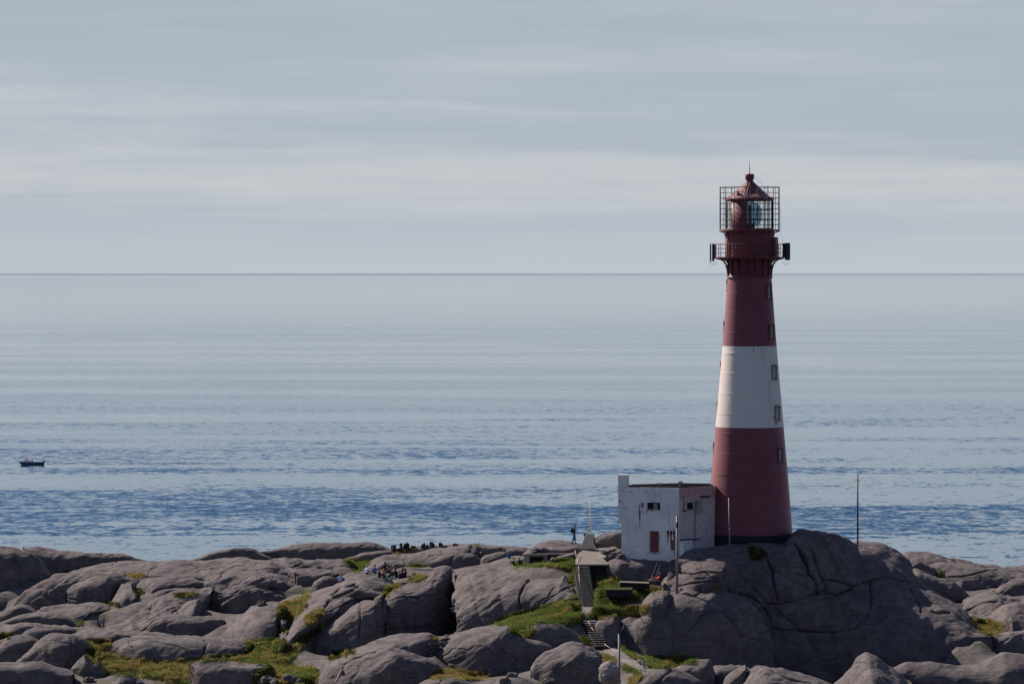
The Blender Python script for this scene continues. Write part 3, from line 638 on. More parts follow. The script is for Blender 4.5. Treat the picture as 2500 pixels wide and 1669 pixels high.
# rocks beside the path and under the bunker
rock(ZC((280,350),(340,308),(440,250),(560,225),(650,228),(760,240),(860,255),(1000,270),(1010,300)), ZC((290,362),(360,368),(500,370),(600,365),(700,360),(780,345),(830,325),(1000,305)), 386, 380.5, groove=.4, flat=.2)
rock(ZC((330,400),(420,330),(560,290),(700,290),(800,280),(860,300),(840,330)), ZC((350,370),(480,375),(620,372),(700,365),(780,345),(830,335)), 382.5, 380, groove=.3)
rock(ZC((560,420),(590,385),(650,360),(700,350),(780,330),(800,350)), ZC((580,435),(680,410),(790,370)), 378, 376)
rock(ZC((900,235),(960,195),(1000,172),(1050,155),(1120,148),(1200,132),(1290,128),(1380,150),(1450,220)), ZC((930,262),(1100,270),(1260,272),(1450,275)), 386, 381, amp=1.3, groove=1.6, back=4)
# right, the knob that carries the lighthouse
rock(ZD((-330,330),(-200,260),(0,212),(250,205),(540,200),(590,130),(640,98),(700,103),(850,130),(1000,163),(1150,188),(1280,220),(1400,290),(1480,360),(1510,440),(1600,540),(1720,620),(1850,690),(1930,760),(1990,830),(2110,905)),
     ZD((-420,1000),(-200,1180),(0,1260),(300,1290),(700,1300),(1100,1280),(1400,1200),(1700,1100),(1900,930),(2100,910)), [368,368,369.5,370.8,371.2,371.8,378.5,380,378.5,375.5,373,370], [363,363.5,364,365.5,366,366.5,367,367,366.5,366,366,366], back=15, joints=.25, groove=.3, amp=1.6, p2=1.1, steep=1, res=3.6, sm=.012, ptap=14)
rock(ZC((1075,500),(1085,450),(1110,420),(1180,388),(1300,398),(1420,380),(1560,378),(1740,375),(1800,420),(1790,520)), ZC((1090,530),(1200,600),(1460,620),(1600,610),(1780,560)), 371, [367.5,368,366,366], groove=.2)
rock(ZC((1575,640),(1620,580),(1740,510),(1790,435),(1900,390),(2050,375),(2200,385),(2275,430),(2310,510)), ZC((1590,670),(1650,710),(1760,665),(2030,640),(2150,620),(2200,540),(2305,520)), 366.5, 361, groove=.5, flat=.15, feet=False)
rock(ZC((1400,850),(1420,790),(1500,720),(1600,690),(1660,700),(1700,760)), ZC((1400,870),(1480,860),(1560,830),(1690,790)), 361, 358, flat=.3, feet=False)
rock(ZC((1180,990),(1290,925),(1390,930),(1480,860),(1560,790),(1680,715),(1760,715),(1850,690),(1960,690),(2150,675),(2240,715),(2400,790),(2500,900),(2590,1050),(2640,1220),(2650,1400)), ZC((1190,1010),(1290,1190),(1420,1335),(1700,1400),(2000,1430),(2300,1470),(2550,1490),(2650,1480)), [361,361,362,362,362,363,363], [357,352,350,351,353,355], groove=.25, sm=.012, joints=0)
rock(ZC((1690,1460),(1760,1400),(1850,1362),(1960,1345),(2045,1338),(2075,1400),(2100,1460)), ZC((1700,1560),(2100,1560)), 341, 336, groove=.4)
rock(ZC((2040,1480),(2100,1400),(2250,1380),(2400,1400),(2500,1440)), ZC((2050,1560),(2500,1560)), 346, 342)
rock(ZC((965,1010),(1000,960),(1090,932),(1165,922),(1200,960),(1215,1010)), ZC((980,1080),(1045,1215),(1120,1240),(1210,1200)), 360.5, 358, groove=.4)
# right background
rock(ZD((1380,310),(1430,266),(1520,262),(1700,290),(1850,330),(2000,365),(2150,375),(2210,395),(2290,380),(2400,365),(2500,350)), ZD((1400,360),(1600,405),(1900,430),(2200,420),(2500,440)), 408, 401, flat=.3)
rock(ZD((1560,370),(1700,350),(1900,372),(2200,400),(2500,430)), ZD((1600,400),(1750,465),(1900,560),(2100,535),(2500,490)), 400, 394, flat=.3)
rock(ZD((1440,380),(1480,340),(1530,330),(1620,370),(1700,420),(1770,465)), ZD((1460,440),(1600,450),(1770,475)), 398, 395)
rock(ZD((1470,470),(1520,400),(1600,430),(1700,470),(1800,490),(1900,560),(1950,615)), ZD((1490,560),(1700,630),(1880,660),(1950,625)), 391, 387)
rock(ZD((2130,580),(2180,530),(2250,490),(2349,475),(2500,465)), ZD((2140,590),(2250,612),(2500,620)), 391, 387)
rock(ZD((1870,700),(1900,620),(2000,590),(2140,565),(2250,600),(2500,580)), ZD((1890,760),(2050,790),(2150,740),(2500,720)), 386, 378, flat=.4, groove=1.4)
rock(ZD((1930,790),(2100,745),(2200,660),(2290,650),(2349,670),(2500,730)), ZD((2050,810),(2200,880),(2500,910)), 377, 370, flat=.3, groove=1.3)
rock(ZD((2030,950),(2120,900),(2250,870),(2500,860)), ZD((2080,1020),(2250,1060),(2500,1080)), 369, 366)
rock(ZD((1300,1190),(1450,1110),(1700,1130),(1950,1150),(2130,1090),(2200,1050),(2300,1060),(2500,1080)), ZD((1300,1400),(1700,1450),(2500,1450)), 349, 345, groove=.5)
rock(ZD((50,1300),(80,1225),(150,1170),(225,1133),(240,1160)), ZD((60,1340),(150,1290),(235,1220)), 331, 328.5)
rock(ZD((150,1300),(240,1190),(300,1140),(340,1133),(500,1155),(600,1200),(750,1240),(930,1300)), ZD((170,1400),(500,1420),(930,1400)), 331, 322, flat=.2)
rock(ZD((860,1320),(980,1230),(1040,1160),(1085,1085),(1145,1045),(1215,1075),(1290,1125),(1400,1180),(1480,1260)), ZD((900,1420),(1200,1420),(1490,1400)), 343, 331, flat=.4, groove=.8)
# ---------------------------------------------------------------- ground sheet between the rocks
EX = []
def gp(pts, Y):
    for i, (x, y) in enumerate(pts):
        YY = Y if np.isscalar(Y) else Y[i]; EX.append(tuple(P(x, y, YY)))
gp(ZC((200,462),(400,470),(600,455),(760,440),(790,520),(790,640)), [381,381,380,378,374,371])
gp(ZC((0,1020),(200,990),(400,960),(600,930),(800,900),(860,850)), [360,361,361,361,361,362])
gp(ZC((820,700),(830,800),(850,900)), [366,364.5,362])
gp(ZC((970,640),(1100,640),(1300,670),(1500,690)), [366,366,366,365])
gp(ZC((980,800),(1150,800),(1300,780),(1400,770),(1250,900),(1100,930),(980,965)), [362.5,363,363,363,360,360,360])
gp(ZC((900,990),(930,1100),(980,1200),(1050,1260)), [359.5,356.5,354,352])
gp(ZC((1100,1250),(1250,1330),(1400,1430),(1480,1480)), [351,346,340,337])
gp(ZC((1450,1350),(1600,1375),(1800,1385),(1900,1400)), [345,345,345,345])
for px in range(1840, 2300, 45):
    for Y in (343, 348, 353, 358, 363): EX.append(tuple(P(px, 1672, Y)))
gp(ZC((1050,1330),(1180,1380)), [345,343])
gp(ZA((850,950),(1000,1050),(1300,1080),(1500,1080),(2050,1000),(2200,930)), [368,364,362,361,366,371])
gp(ZA((900,1120),(1300,1150),(1500,1180)), [357,354,352])
gp(ZB((100,900),(200,950),(100,1050),(300,1100),(500,1150),(500,1220),(200,1180)), [372,370,366,361,356,350,354])
gp(ZB((800,250),(950,270),(900,310)), [409,406,403])
gp(ZB((350,620),(420,620)), [383,384])
gp(ZB((1600,1150),(1800,1170),(2000,1190)), [338,337,336])
gp(ZB((1560,920),(1500,1000)), [353,350])
gp(ZD((2000,840),(2120,860)), [374,374])
for x in np.linspace(-110, 110, 34):
    for Y, z in ((440, 2.0), (450, -4), (470, -6), (300, 9.5), (270, 8)): EX.append((x, Y, z))
for Y in (330, 350, 370, 390, 410):
    for x in (-95, -80, 80, 95): EX.append((x, Y, 12.0 - (Y - 330) * .06))
C_ = np.concatenate(FEET + [np.array(EX)])
gx = np.linspace(-85, 85, 300); gy = np.linspace(262, 462, 260); GX, GY = np.meshgrid(gx, gy, indexing='ij')
G = np.stack([GX.ravel(), GY.ravel()], 1); Z = np.zeros(len(G))
for a in range(0, len(G), 8000):
    d2 = ((G[a:a + 8000, None, :] - C_[None, :, :2]) ** 2).sum(2) + .6
    wgt = d2 ** -2.0; Z[a:a + 8000] = (wgt * C_[None, :, 2]).sum(1) / wgt.sum(1)
Z -= .22
# cut for the two flights of steps and the strip in front of them
def cut(px0, px1, prof):
    Ys = [q[1] for q in prof]; zs_ = [P(0, q[0], q[1]).z for q in prof]
    x = G[:, 0] * F / G[:, 1] + 1250; zc_ = np.interp(G[:, 1], Ys, zs_); m_ = (x > px0) & (x < px1) & (G[:, 1] > Ys[0]) & (G[:, 1] < Ys[-1]); Z[m_] = np.minimum(Z[m_], zc_[m_] - .35)
cut(1400, 1458, [(1500, 363), (1484, 364.9), (1382, 370.3), (1372, 371.5)])
cut(1412, 1505, [(1600, 353), (1585, 355.5), (1576, 357.6), (1518, 360.6), (1512, 361.2)])
p3 = np.stack([G[:, 0], G[:, 1], Z], 1)
Z += .18 * fbm(p3 * .35, 3) + .05 * fbm(p3 * 1.7, 3); V = np.stack([G[:, 0], G[:, 1], Z], 1)
px_ = topx(V); ga = np.zeros(len(V))
for poly, kind, dens in GRASS: ga = np.maximum(ga, inpoly(px_, poly) * 1.0)
ga = np.maximum(ga, .42)
gme = grid_mesh('ground', V, 300, 260, M['rock'], attr=ga); ground = tag(link('ground', gme), kind='structure')
def bvh_of(V, nu, nv):
    idx = np.arange(nu * nv).reshape(nu, nv)
    q = np.stack([idx[:-1, :-1], idx[1:, :-1], idx[1:, 1:], idx[:-1, 1:]], -1).reshape(-1, 4)
    return BVHTree.FromPolygons(V.tolist(), q.tolist())
TREES = [bvh_of(V, 300, 260)] + [bvh_of(v, a, b) for _, v, a, b in ROCKS]
CAMP = Vector((0, 0, HC))
def hit(px, py, want_n=False):
    """the point of the land seen at a photo pixel (None over the sea)"""
    d = P(px, py, 100.0) - CAMP; d.normalize(); best = None
    for T in TREES:
        loc, n, i, dist = T.ray_cast(CAMP, d)
        if loc is not None and (best is None or dist < best[2]): best = (loc, n, dist)
    if best is None: return None
    return (best[0], best[1]) if want_n else best[0]
def ground_at(x, y, top=60.0):
    z = -99
    for T in TREES:
        loc, n, i, dist = T.ray_cast(Vector((x, y, top)), Vector((0, 0, -1)))
        if loc is not None: z = max(z, loc.z)
    return z
# ---------------------------------------------------------------- sea
me = bpy.data.meshes.new('sea'); S_ = 300000
xs = [-S_, -3000, -300, 300, 3000, S_]; ys = [-3000, 300, 900, 4000, 30000, S_]
vs = [(x, y, 0) for x in xs for y in ys]; fs = [(i * 6 + j, (i + 1) * 6 + j, (i + 1) * 6 + j + 1, i * 6 + j + 1) for i in range(5) for j in range(5)]
me.from_pydata(vs, [], fs); me.materials.append(M['sea']); tag(link('sea', me), kind='structure')
# ---------------------------------------------------------------- lighthouse
LX, LY, LZ = (1830 - 1250) * .04, 375.0, HC - (1301 - 665.5) * .04      # axis; 1 photo px = 4 cm here
def zz(py): return HC - (py - 665.5) * .04 - LZ
def rr(px): return px * .04
lh = thing('lighthouse', 'tall round tapering lighthouse painted red, white and red, on top of the dark rock', 'lighthouse', (LX, LY, LZ))
def prof_r(py):
    return rr(float(np.interp(py, [679, 762, 844, 943, 1041, 1104, 1167, 1218, 1270, 1301], [53.7, 59.7, 66.1, 74.4, 83.3, 88.5, 94, 98.2, 102.2, 104.5])))
SEAMS = list(range(714, 1300, 49))
def band(y0, y1, mat, name='tower_section'):
    ys = sorted(set(list(np.linspace(y0, y1, 24)) + [s + d for s in SEAMS for d in (-.9, -.6, .6, .9) if y0 < s + d < y1]), reverse=True)
    pr = []
    for y in ys:
        r = prof_r(y)
        if any(abs(s - y) < .7 for s in SEAMS): r += .003
        pr.append((r, zz(y)))
    mb = MB(); mb.lathe(pr, 96); return mb.build(name, M[mat], lh)
band(1041, 1301, 'red'); band(844, 1041, 'white'); band(679, 844, 'red')
mb = MB(); mb.lathe([(rr(106.5), zz(1370)), (rr(107), zz(1302)), (rr(104.5), zz(1300.5))], 96); mb.build('plinth', M['plinth'], lh)
# corbel drum, its ribs and the lower gallery
mb = MB(); mb.lathe([(rr(53.0), zz(679.5)), (rr(56), zz(679)), (rr(56), zz(675)), (rr(52.3), zz(673.5)), (rr(52.3), zz(631))], 72); mb.build('corbel_drum', M['dark_red'], lh)
NB = 16
def rad(a, r, z): return Vector((r * math.sin(a), -r * math.cos(a), z))
for i in range(NB):
    a = 2 * math.pi * (i + .5) / NB; b = MB()
    pts = [(53.5, 679), (54.5, 668), (56, 656), (59, 646), (64, 638), (71, 633.5), (83, 631)]
    for (r0, y0), (r1, y1) in zip(pts[:-1], pts[1:]): b.tube(rad(a, rr(r0), zz(y0)), rad(a, rr(r1), zz(y1)), .055, .055, 6)
    b.tube(rad(a, rr(53), zz(631.5)), rad(a, rr(84), zz(630.5)), .05, .05, 6)
    b.tube(rad(a, rr(53.6), zz(679)), rad(a, rr(53.6), zz(631)), .06, .06, 6)
    for cr, cy, cs in ((59.5, 638.5, 3.0), (66.5, 634.2, 1.4), (56, 648, 1.2)):
        for k in range(10):
            t0 = 2 * math.pi * k / 10; t1 = 2 * math.pi * (k + 1) / 10
            b.tube(rad(a, rr(cr + cs * math.cos(t0)), zz(cy + cs * math.sin(t0))), rad(a, rr(cr + cs * math.cos(t1)), zz(cy + cs * math.sin(t1))), .03, .03, 5)
    b.build('bracket', M['red_iron'], lh)
mb = MB(); mb.lathe([(rr(50), zz(630.6)), (rr(85), zz(630.6)), (rr(86.3), zz(629.4)), (rr(86.3), zz(627.2)), (rr(50), zz(627.2))], 72, smooth=False); mb.build('lower_gallery', M['dark_red'], lh)
rl = MB()
for y in (596, 606.5, 617.5): rl.ring(rr(84), zz(y), .028 if y > 597 else .035, 64)
for i in range(18):
    a = 2 * math.pi * (i + .5) / 18 + .06; rl.tube(rad(a, rr(84), zz(628)), rad(a, rr(84), zz(595.5)), .035, .035, 6)
rl.build('gallery_railing', M['red_iron'], lh)
# watch room
mb = MB(); mb.lathe([(rr(60), zz(627.3)), (rr(60), zz(570)), (rr(61), zz(566)), (rr(58), zz(560))], 72); mb.build('watch_room', M['dark_red'], lh)
mb = MB(); mb.tube(rad(R(-63), rr(62), zz(627)), rad(R(-63), rr(62), zz(566)), .06, .06, 8); mb.build('drainpipe', M['red_iron'], lh)
for i in range(15):
    a = 2 * math.pi * i / 15; mb = MB()
    mb.path([rad(a, rr(60.3), zz(576)), rad(a, rr(62), zz(569)), rad(a, rr(72.5), zz(565))], .035, 5)
    mb.build('cornice_bracket', M['red_iron'], lh)
mb = MB(); c = rad(R(68), rr(59), zz(603.5)); mb.box(c, (rr(22), rr(22), rr(49)), Matrix.Rotation(R(68), 3, 'Z')); mb.build('equipment_cabinet', M['dark_red'], lh, .03)
# upper gallery and its tall cage
mb = MB(); mb.lathe([(rr(50), zz(565)), (rr(73), zz(565)), (rr(74.2), zz(564)), (rr(74.2), zz(560.6)), (rr(50), zz(560.6))], 72, smooth=False); mb.build('upper_gallery', M['dark_red'], lh)
cg = MB(); CR = rr(72.8)
for k, y in enumerate(np.linspace(549, 457.5, 8)): cg.ring(CR, zz(y), .022 if k < 7 else .035, 64)
for i in range(16):
    a = 2 * math.pi * (i + .5) / 16; th = .045 if i % 2 else .026
    cg.tube(rad(a, CR, zz(561)), rad(a, CR, zz(456)), th, th, 6)
    if i % 2: cg.tube(rad(a, CR, zz(482)), rad(a, rr(58), zz(486.5)), .03, .03, 5)
cg.build('safety_cage', M['iron'], lh)
# lantern
mb = MB(); mb.lathe([(rr(57.5), zz(561)), (rr(57.5), zz(558)), (rr(56.3), zz(557.5))], 64); mb.build('lantern_sill', M['dark_red'], lh)
mb = MB(); aa, ab = R(-57), R(-10)
mb.lathe([(rr(57), zz(561)), (rr(57), zz(489)), (rr(56), zz(489)), (rr(56), zz(561))], 24, a0=aa, a1=ab)
for e in (aa, ab): mb.tube(rad(e, rr(56.5), zz(561)), rad(e, rr(56.5), zz(489)), .05, .05, 6)
mb.build('lantern_panel', M['dark_red'], lh)
mb = MB(); mb.lathe([(rr(56), zz(559)), (rr(56), zz(489))], 64, a0=ab, a1=aa + 2 * math.pi); mb.build('lantern_glazing', M['glass'], lh)
mb = MB()
for i in range(20):
    a = ab + (2 * math.pi + aa - ab) * i / 19; mb.tube(rad(a, rr(56.4), zz(560)), rad(a, rr(56.4), zz(489)), .032, .032, 6)
for y in (536.8, 512.5): mb.ring(rr(56.4), zz(y), .028, 64, ab, aa + 2 * math.pi)
mb.build('glazing_bar', M['iron'], lh)
mb = MB(); lp = []
for k in range(17):
    t = -1 + 2 * k / 16; lp.append((rr(4 + 27.5 * (1 - abs(t) ** 2.2) ** .55), zz(524 - 33 * t)))
mb.lathe(lp, 40); ln = mb.build('lens', M['lens'], lh)
mb = MB(); mb.tube((0, 0, zz(561)), (0, 0, zz(545)), .55, .45, 16); mb.tube((0, 0, zz(545)), (0, 0, zz(500)), .16, .16, 10)
for i in range(6):
    a = i * math.pi / 3; mb.tube(rad(a, .5, zz(552)), rad(a, .95, zz(506)), .03, .03, 5)
mb.build('lamp_stand', M['iron'], lh)
mb = MB(); mb.lathe([(rr(52), zz(491)), (rr(57.8), zz(489)), (rr(59.8), zz(486.8)), (rr(59.2), zz(484.8)), (rr(50), zz(480)), (rr(38), zz(470.5)), (rr(26), zz(460)), (rr(15), zz(449.5)), (rr(10), zz(444.5)), (rr(10), zz(442.5)), (rr(8.6), zz(441)), (rr(8.8), zz(438.2)), (rr(11), zz(437.6)), (rr(11), zz(425.8)), (rr(9.5), zz(424.6)), (.02, zz(424.2))], 48)
rf = mb.build('roof', M['red'], lh)
mb = MB()
for k in range(16):
    a = 2 * math.pi * k / 16
    mb.path([rad(a, rr(10.3), zz(444.6)), rad(a, rr(26.4), zz(459.9)), rad(a, rr(50.4), zz(479.9)), rad(a, rr(59.4), zz(484.8))], .014, 5)
mb.build('roof_seam', M['red'], rf)
mb = MB(); al = R(-16)
for s in (-1, 1):
    o = R(4) * s; mb.path([rad(al + o * 4.2, rr(11.5), zz(444)), rad(al + o * 1.5, rr(28), zz(458.5)), rad(al + o * .95, rr(52), zz(478.5))], .03, 5)
for k in range(9):
    r = 14 + k * 4.2; y = np.interp(r, [11.5, 28, 52], [444, 458.5, 478.5]) - .5; w = np.interp(r, [11.5, 28, 52], [4.2, 1.5, .95]) * R(4)
    mb.tube(rad(al - w, rr(r), zz(y)), rad(al + w, rr(r), zz(y)), .028, .028, 5)
mb.build('roof_ladder', M['dark_red'], rf)
mb = MB(); p0 = rad(R(-42), rr(46), zz(476)); mb.tube(p0, p0 + Vector((0, 0, .42)), .11, .09, 8); mb.tube(p0 + Vector((0, 0, .08)), p0 + Vector((.38, -.12, .02)), .07, .05, 6); mb.build('roof_vent', M['dark_red'], rf)  # upright fitting; side arm gives its slanting shadow a solid shape
mb = MB(); mb.tube((0, 0, zz(425)), (0, 0, zz(405)), .04, .03, 6); mb.tube((0, 0, zz(405)), (0, 0, zz(389)), .022, .012, 6); mb.build('lightning_rod', M['iron'], lh)
mb = MB()
mb.path([rad(R(100), rr(11), zz(428)), rad(R(95), rr(45), zz(464)), rad(R(90), rr(76), zz(510)), rad(R(88), rr(76), zz(566)), rad(R(88), rr(82), zz(598))], .012, 4)
mb.build('cable', M['iron'], lh); mb = MB(); mb.path([rad(R(-80), rr(58), zz(488)), rad(R(-74), rr(71), zz(560))], .012, 4)
mb.build('cable', M['iron'], lh)
# antennas on the lower gallery
for a, r, w, d, y0, y1 in ((-88, 95.5, .13, .12, 595, 639), (-84, 90, .20, .14, 595, 638), (-80, 87.5, .10, .1, 596, 632), (86, 92, .42, .30, 593, 635), (90, 95.5, .26, .22, 594, 633)):
    mb = MB(); mb.box(rad(R(a), rr(r), (zz(y0) + zz(y1)) / 2), (w, d, (y1 - y0) * .04), Matrix.Rotation(R(a) * .25, 3, 'Z'))
    mb.build('antenna_panel', M['grey_panel'], lh, .03)
for a, r in ((79, 82), (83, 84.5), (86, 86.5)):
    mb = MB(); mb.tube(rad(R(a), rr(r), zz(629)), rad(R(a), rr(r), zz(594)), .045, .045, 8)
    for y in (598, 613, 624): mb.box(rad(R(a), rr(r), zz(y)), (.17, .15, .16))
    mb.build('antenna_mount', M['iron'], lh)
for a, r in ((-84, 92), (88, 90)):
    mb = MB()
    for q in range(2):
        pts = [rad(R(a), rr(r - 4 * q), zz(636)) + Vector((.28 * math.cos(t), 0, -.30 * math.sin(t) - .1)) for t in np.linspace(0, math.pi, 9)]; mb.path(pts, .014, 4)
    mb.build('cable_loop', M['iron'], lh)
# windows: cast hood, frame and panes
def tower_window(py, ang, mat, frame_m, glass, sink=0.0, ksc=.66):
    r = prof_r(py) - sink; a = R(ang); z = zz(py); Mx = Matrix.Rotation(a, 3, 'Z')
    def L(x, y, zc): return rad(a, r, z) + Mx @ Vector((x * ksc, -y * ksc, zc * ksc))
    f = MB()
    f.box(L(-.50, .04, 0), (.09, .22, 1.5), Mx); f.box(L(.50, .04, 0), (.09, .22, 1.5), Mx)
    f.box(L(0, .06, -.92), (1.0, .26, .09), Mx)
    n = 8
    for k in range(n):
        t0 = math.pi * k / n; t1 = math.pi * (k + 1) / n
        p0 = L(-.53 * math.cos(t0), .08, .86 + .34 * math.sin(t0)); p1 = L(-.53 * math.cos(t1), .08, .86 + .34 * math.sin(t1))
        d = p1 - p0; f.box((p0 + p1) / 2, (d.length + .02, .26, .08), Mx @ Matrix.Rotation(-math.atan2(d.z, (Mx.transposed() @ d).x), 3, 'Y'))
    wi = f.build('window', M['rusted_frame' if mat == 'white' else 'dark_red'], lh)
    g = MB(); g.box(L(0, .02, .05), (.56, .06, 1.3), Mx); g.build('pane', M[glass], wi)
    g = MB()
    for x in (0,): g.box(L(x, .05, 0), (.05, .05, 1.3), Mx)
    for q in (-.38, .12, .62): g.box(L(0, .05, q), (.56, .05, .07), Mx)
    g.build('glazing_bar', M[frame_m], wi)
for py, mat in ((713, 'red'), (811, 'red'), (909, 'white'), (1008, 'white'), (1109, 'red')):
    tower_window(py, 52, mat, 'dark_red' if mat == 'red' else 'white', 'pane_green')
for py, mat in ((700, 'red'), (802, 'red'), (900, 'white'), (998, 'white'), (1098, 'red')):
    tower_window(py, -98, mat, 'red_iron' if mat == 'red' else 'white', 'pane', .10, .42)
# rust and wear shapes on the white band
def streak(x_ang, y0, y1, w0, w1, mat='rust_streak', par=None, n=7, seed=0):
    rn = random.Random(seed); mb = MB(); vs = []
    for k in range(n + 1):
        y = y0 + (y1 - y0) * k / n; r = prof_r(y) + .006; w = (w0 + (w1 - w0) * k / n) * rn.uniform(.6, 1.25); c = R(x_ang) + rn.uniform(-.004, .004)
        for sgn in (-1, 1): vs.append(rad(c + sgn * w / r / 2, r, zz(y)))
    mb.add(vs, [(2 * k, 2 * k + 1, 2 * k + 3, 2 * k + 2) for k in range(n)]); return mb
for i, (a, y0, y1, w0, w1) in enumerate(((46, 922, 928, .3, .02), (47, 1020, 1039, .30, .03), (50, 1022, 1034, .2, .02), (5, 845, 862, .10, .02), (21, 846, 880, .05, .01), (36, 926, 1000, .04, .02), (44, 1014, 1017, .5, .3), (2, 1012, 1017, .06, .02), (30, 846, 900, .03, .01))):
    streak(a, y0, y1, w0, w1, seed=i).build('rust_stain', M['rust_streak'], lh)
mb = MB(); mb.path([rad(R(66), prof_r(680) + .05, zz(680)), rad(R(72), prof_r(760) + .06, zz(760))], .015, 4); mb.build('down_conductor', M['iron'], lh)
# ---------------------------------------------------------------- people
def V3(*a): return Vector(a)
_cm = {}
def cmat(c, rough=.85):
    k = tuple(round(x, 3) for x in c)
    if k not in _cm:
        nm = 'skin' if k in ((.42, .25, .18), (.45, .22, .17)) else 'cloth'
        _cm[k] = simple(nm, c, rough, var=.15, scale=12)
    return _cm[k]
SKIN = (.42, .25, .18)
def capsule_bm(bm, p0, p1, r0, r1, n=10):
    d = (p1 - p0); L = max(d.length, 1e-4); d = d / L; a = d.orthogonal().normalized(); b = d.cross(a); rings = []
    prof = [(-r0 * math.cos(t), r0 * math.sin(t)) for t in (0.35, .8, 1.2)] + [(0, r0), (L, r1)] + [(L + r1 * math.cos(t), r1 * math.sin(t)) for t in (1.2, .8, .35)]
    for h, r in prof: rings.append([bm.verts.new(p0 + d * h + (a * math.cos(2 * math.pi * i / n) + b * math.sin(2 * math.pi * i / n)) * r) for i in range(n)])
    for q, w in zip(rings[:-1], rings[1:]):
        for i in range(n): bm.faces.new((q[i], q[(i + 1) % n], w[(i + 1) % n], w[i]))
    bm.faces.new(rings[0][::-1]); bm.faces.new(rings[-1])
def joints(pose):
    """joint positions, metres; the figure faces -Y, its left hand is +X"""
    J = {}
    if pose == 'walk':
        J.update(pel=V3(0, 0, .95), che=V3(0, -.02, 1.30), nek=V3(0, -.03, 1.50), hed=V3(0, -.06, 1.64))
        J.update(hl=V3(.10, 0, .92), kl=V3(.11, -.10, .50), al=V3(.11, -.08, .09), tl=V3(.12, -.24, .04))
        J.update(hr=V3(-.10, 0, .92), kr=V3(-.11, .04, .50), ar=V3(-.11, .22, .12), tr=V3(-.12, .10, .03))
        J.update(sl=V3(.19, -.02, 1.42), el=V3(.26, .06, 1.14), wl=V3(.25, -.02, .90)); J.update(sr=V3(-.19, -.02, 1.42), er=V3(-.26, .02, 1.14), wr=V3(-.27, -.04, .88))
    elif pose == 'lean':
        J.update(pel=V3(0, .10, .92), che=V3(0, -.10, 1.22), nek=V3(0, -.24, 1.38), hed=V3(0, -.33, 1.50))
        J.update(hl=V3(.10, .10, .90), kl=V3(.12, -.02, .48), al=V3(.11, .05, .08), tl=V3(.12, -.12, .04)); J.update(hr=V3(-.10, .10, .90), kr=V3(-.12, .06, .48), ar=V3(-.11, .18, .08), tr=V3(-.12, .02, .04))
        J.update(sl=V3(.19, -.18, 1.31), el=V3(.24, -.30, 1.06), wl=V3(.16, -.48, .98)); J.update(sr=V3(-.19, -.18, 1.31), er=V3(-.24, -.28, 1.06), wr=V3(-.16, -.46, .98))
    elif pose in ('sit', 'hug', 'lean_back'):
        lb = .22 if pose == 'lean_back' else (-.10 if pose == 'hug' else .02)
        J.update(pel=V3(0, 0, .13), che=V3(0, lb * .6, .46), nek=V3(0, lb, .66), hed=V3(0, lb - .03, .80))
        for s, k in ((1, 'l'), (-1, 'r')):
            J['h' + k] = V3(.10 * s, -.02, .12); J['k' + k] = V3(.16 * s, -.42, .44 if s > 0 else .38); J['a' + k] = V3(.13 * s, -.62 - .08 * (s < 0), .08); J['t' + k] = V3(.14 * s, -.80, .04); J['s' + k] = V3(.18 * s, lb * .9, .58)
        if pose == 'sit': J.update(el=V3(.27, -.12, .36), wl=V3(.18, -.32, .36), er=V3(-.27, -.10, .36), wr=V3(-.10, -.34, .40))
        if pose == 'hug': J.update(el=V3(.27, -.28, .40), wl=V3(.06, -.50, .34), er=V3(-.27, -.28, .38), wr=V3(-.06, -.50, .32))
        if pose == 'lean_back': J.update(el=V3(.26, .34, .34), wl=V3(.27, .42, .06), er=V3(-.26, .34, .34), wr=V3(-.27, .42, .06))
    elif pose == 'kneel':
        J.update(pel=V3(0, 0, .45), che=V3(0, -.05, .80), nek=V3(0, -.08, 1.0), hed=V3(0, -.12, 1.14))
        for s, k in ((1, 'l'), (-1, 'r')):
            J['h' + k] = V3(.10 * s, 0, .43); J['k' + k] = V3(.14 * s, -.26, .07); J['a' + k] = V3(.12 * s, .14, .07); J['t' + k] = V3(.12 * s, .26, .05); J['s' + k] = V3(.19 * s, -.06, .92)
        J.update(el=V3(.27, -.16, .68), wl=V3(.16, -.38, .66), er=V3(-.27, -.14, .68), wr=V3(-.12, -.38, .72))
    elif pose == 'chair':
        J.update(pel=V3(0, 0, .55), che=V3(0, -.04, .88), nek=V3(0, -.06, 1.08), hed=V3(0, -.10, 1.22))
        for s, k in ((1, 'l'), (-1, 'r')):
            J['h' + k] = V3(.10 * s, -.02, .53); J['k' + k] = V3(.13 * s, -.45, .50); J['a' + k] = V3(.12 * s, -.42, .09); J['t' + k] = V3(.12 * s, -.58, .04); J['s' + k] = V3(.19 * s, -.05, 1.0)
        J.update(el=V3(.27, -.16, .76), wl=V3(.14, -.38, .74), er=V3(-.27, -.16, .76), wr=V3(-.14, -.38, .74))
    elif pose == 'lie':
        J.update(pel=V3(0, 0, .12), che=V3(0, .36, .14), nek=V3(0, .56, .16), hed=V3(0, .72, .18))
        for s, k in ((1, 'l'), (-1, 'r')): J['h' + k] = V3(.10 * s, -.03, .12); J['s' + k] = V3(.19 * s, .50, .15)
        J.update(kl=V3(.14, -.38, .42), al=V3(.13, -.60, .10), tl=V3(.13, -.76, .05), kr=V3(-.13, -.45, .12), ar=V3(-.14, -.86, .09), tr=V3(-.15, -.92, .22))
        J.update(el=V3(.36, .34, .10), wl=V3(.34, .10, .08), er=V3(-.34, .70, .12), wr=V3(-.16, .84, .14))
    elif pose == 'recline':
        J.update(pel=V3(0, 0, .13), che=V3(0, .24, .34), nek=V3(0, .38, .52), hed=V3(0, .38, .67))
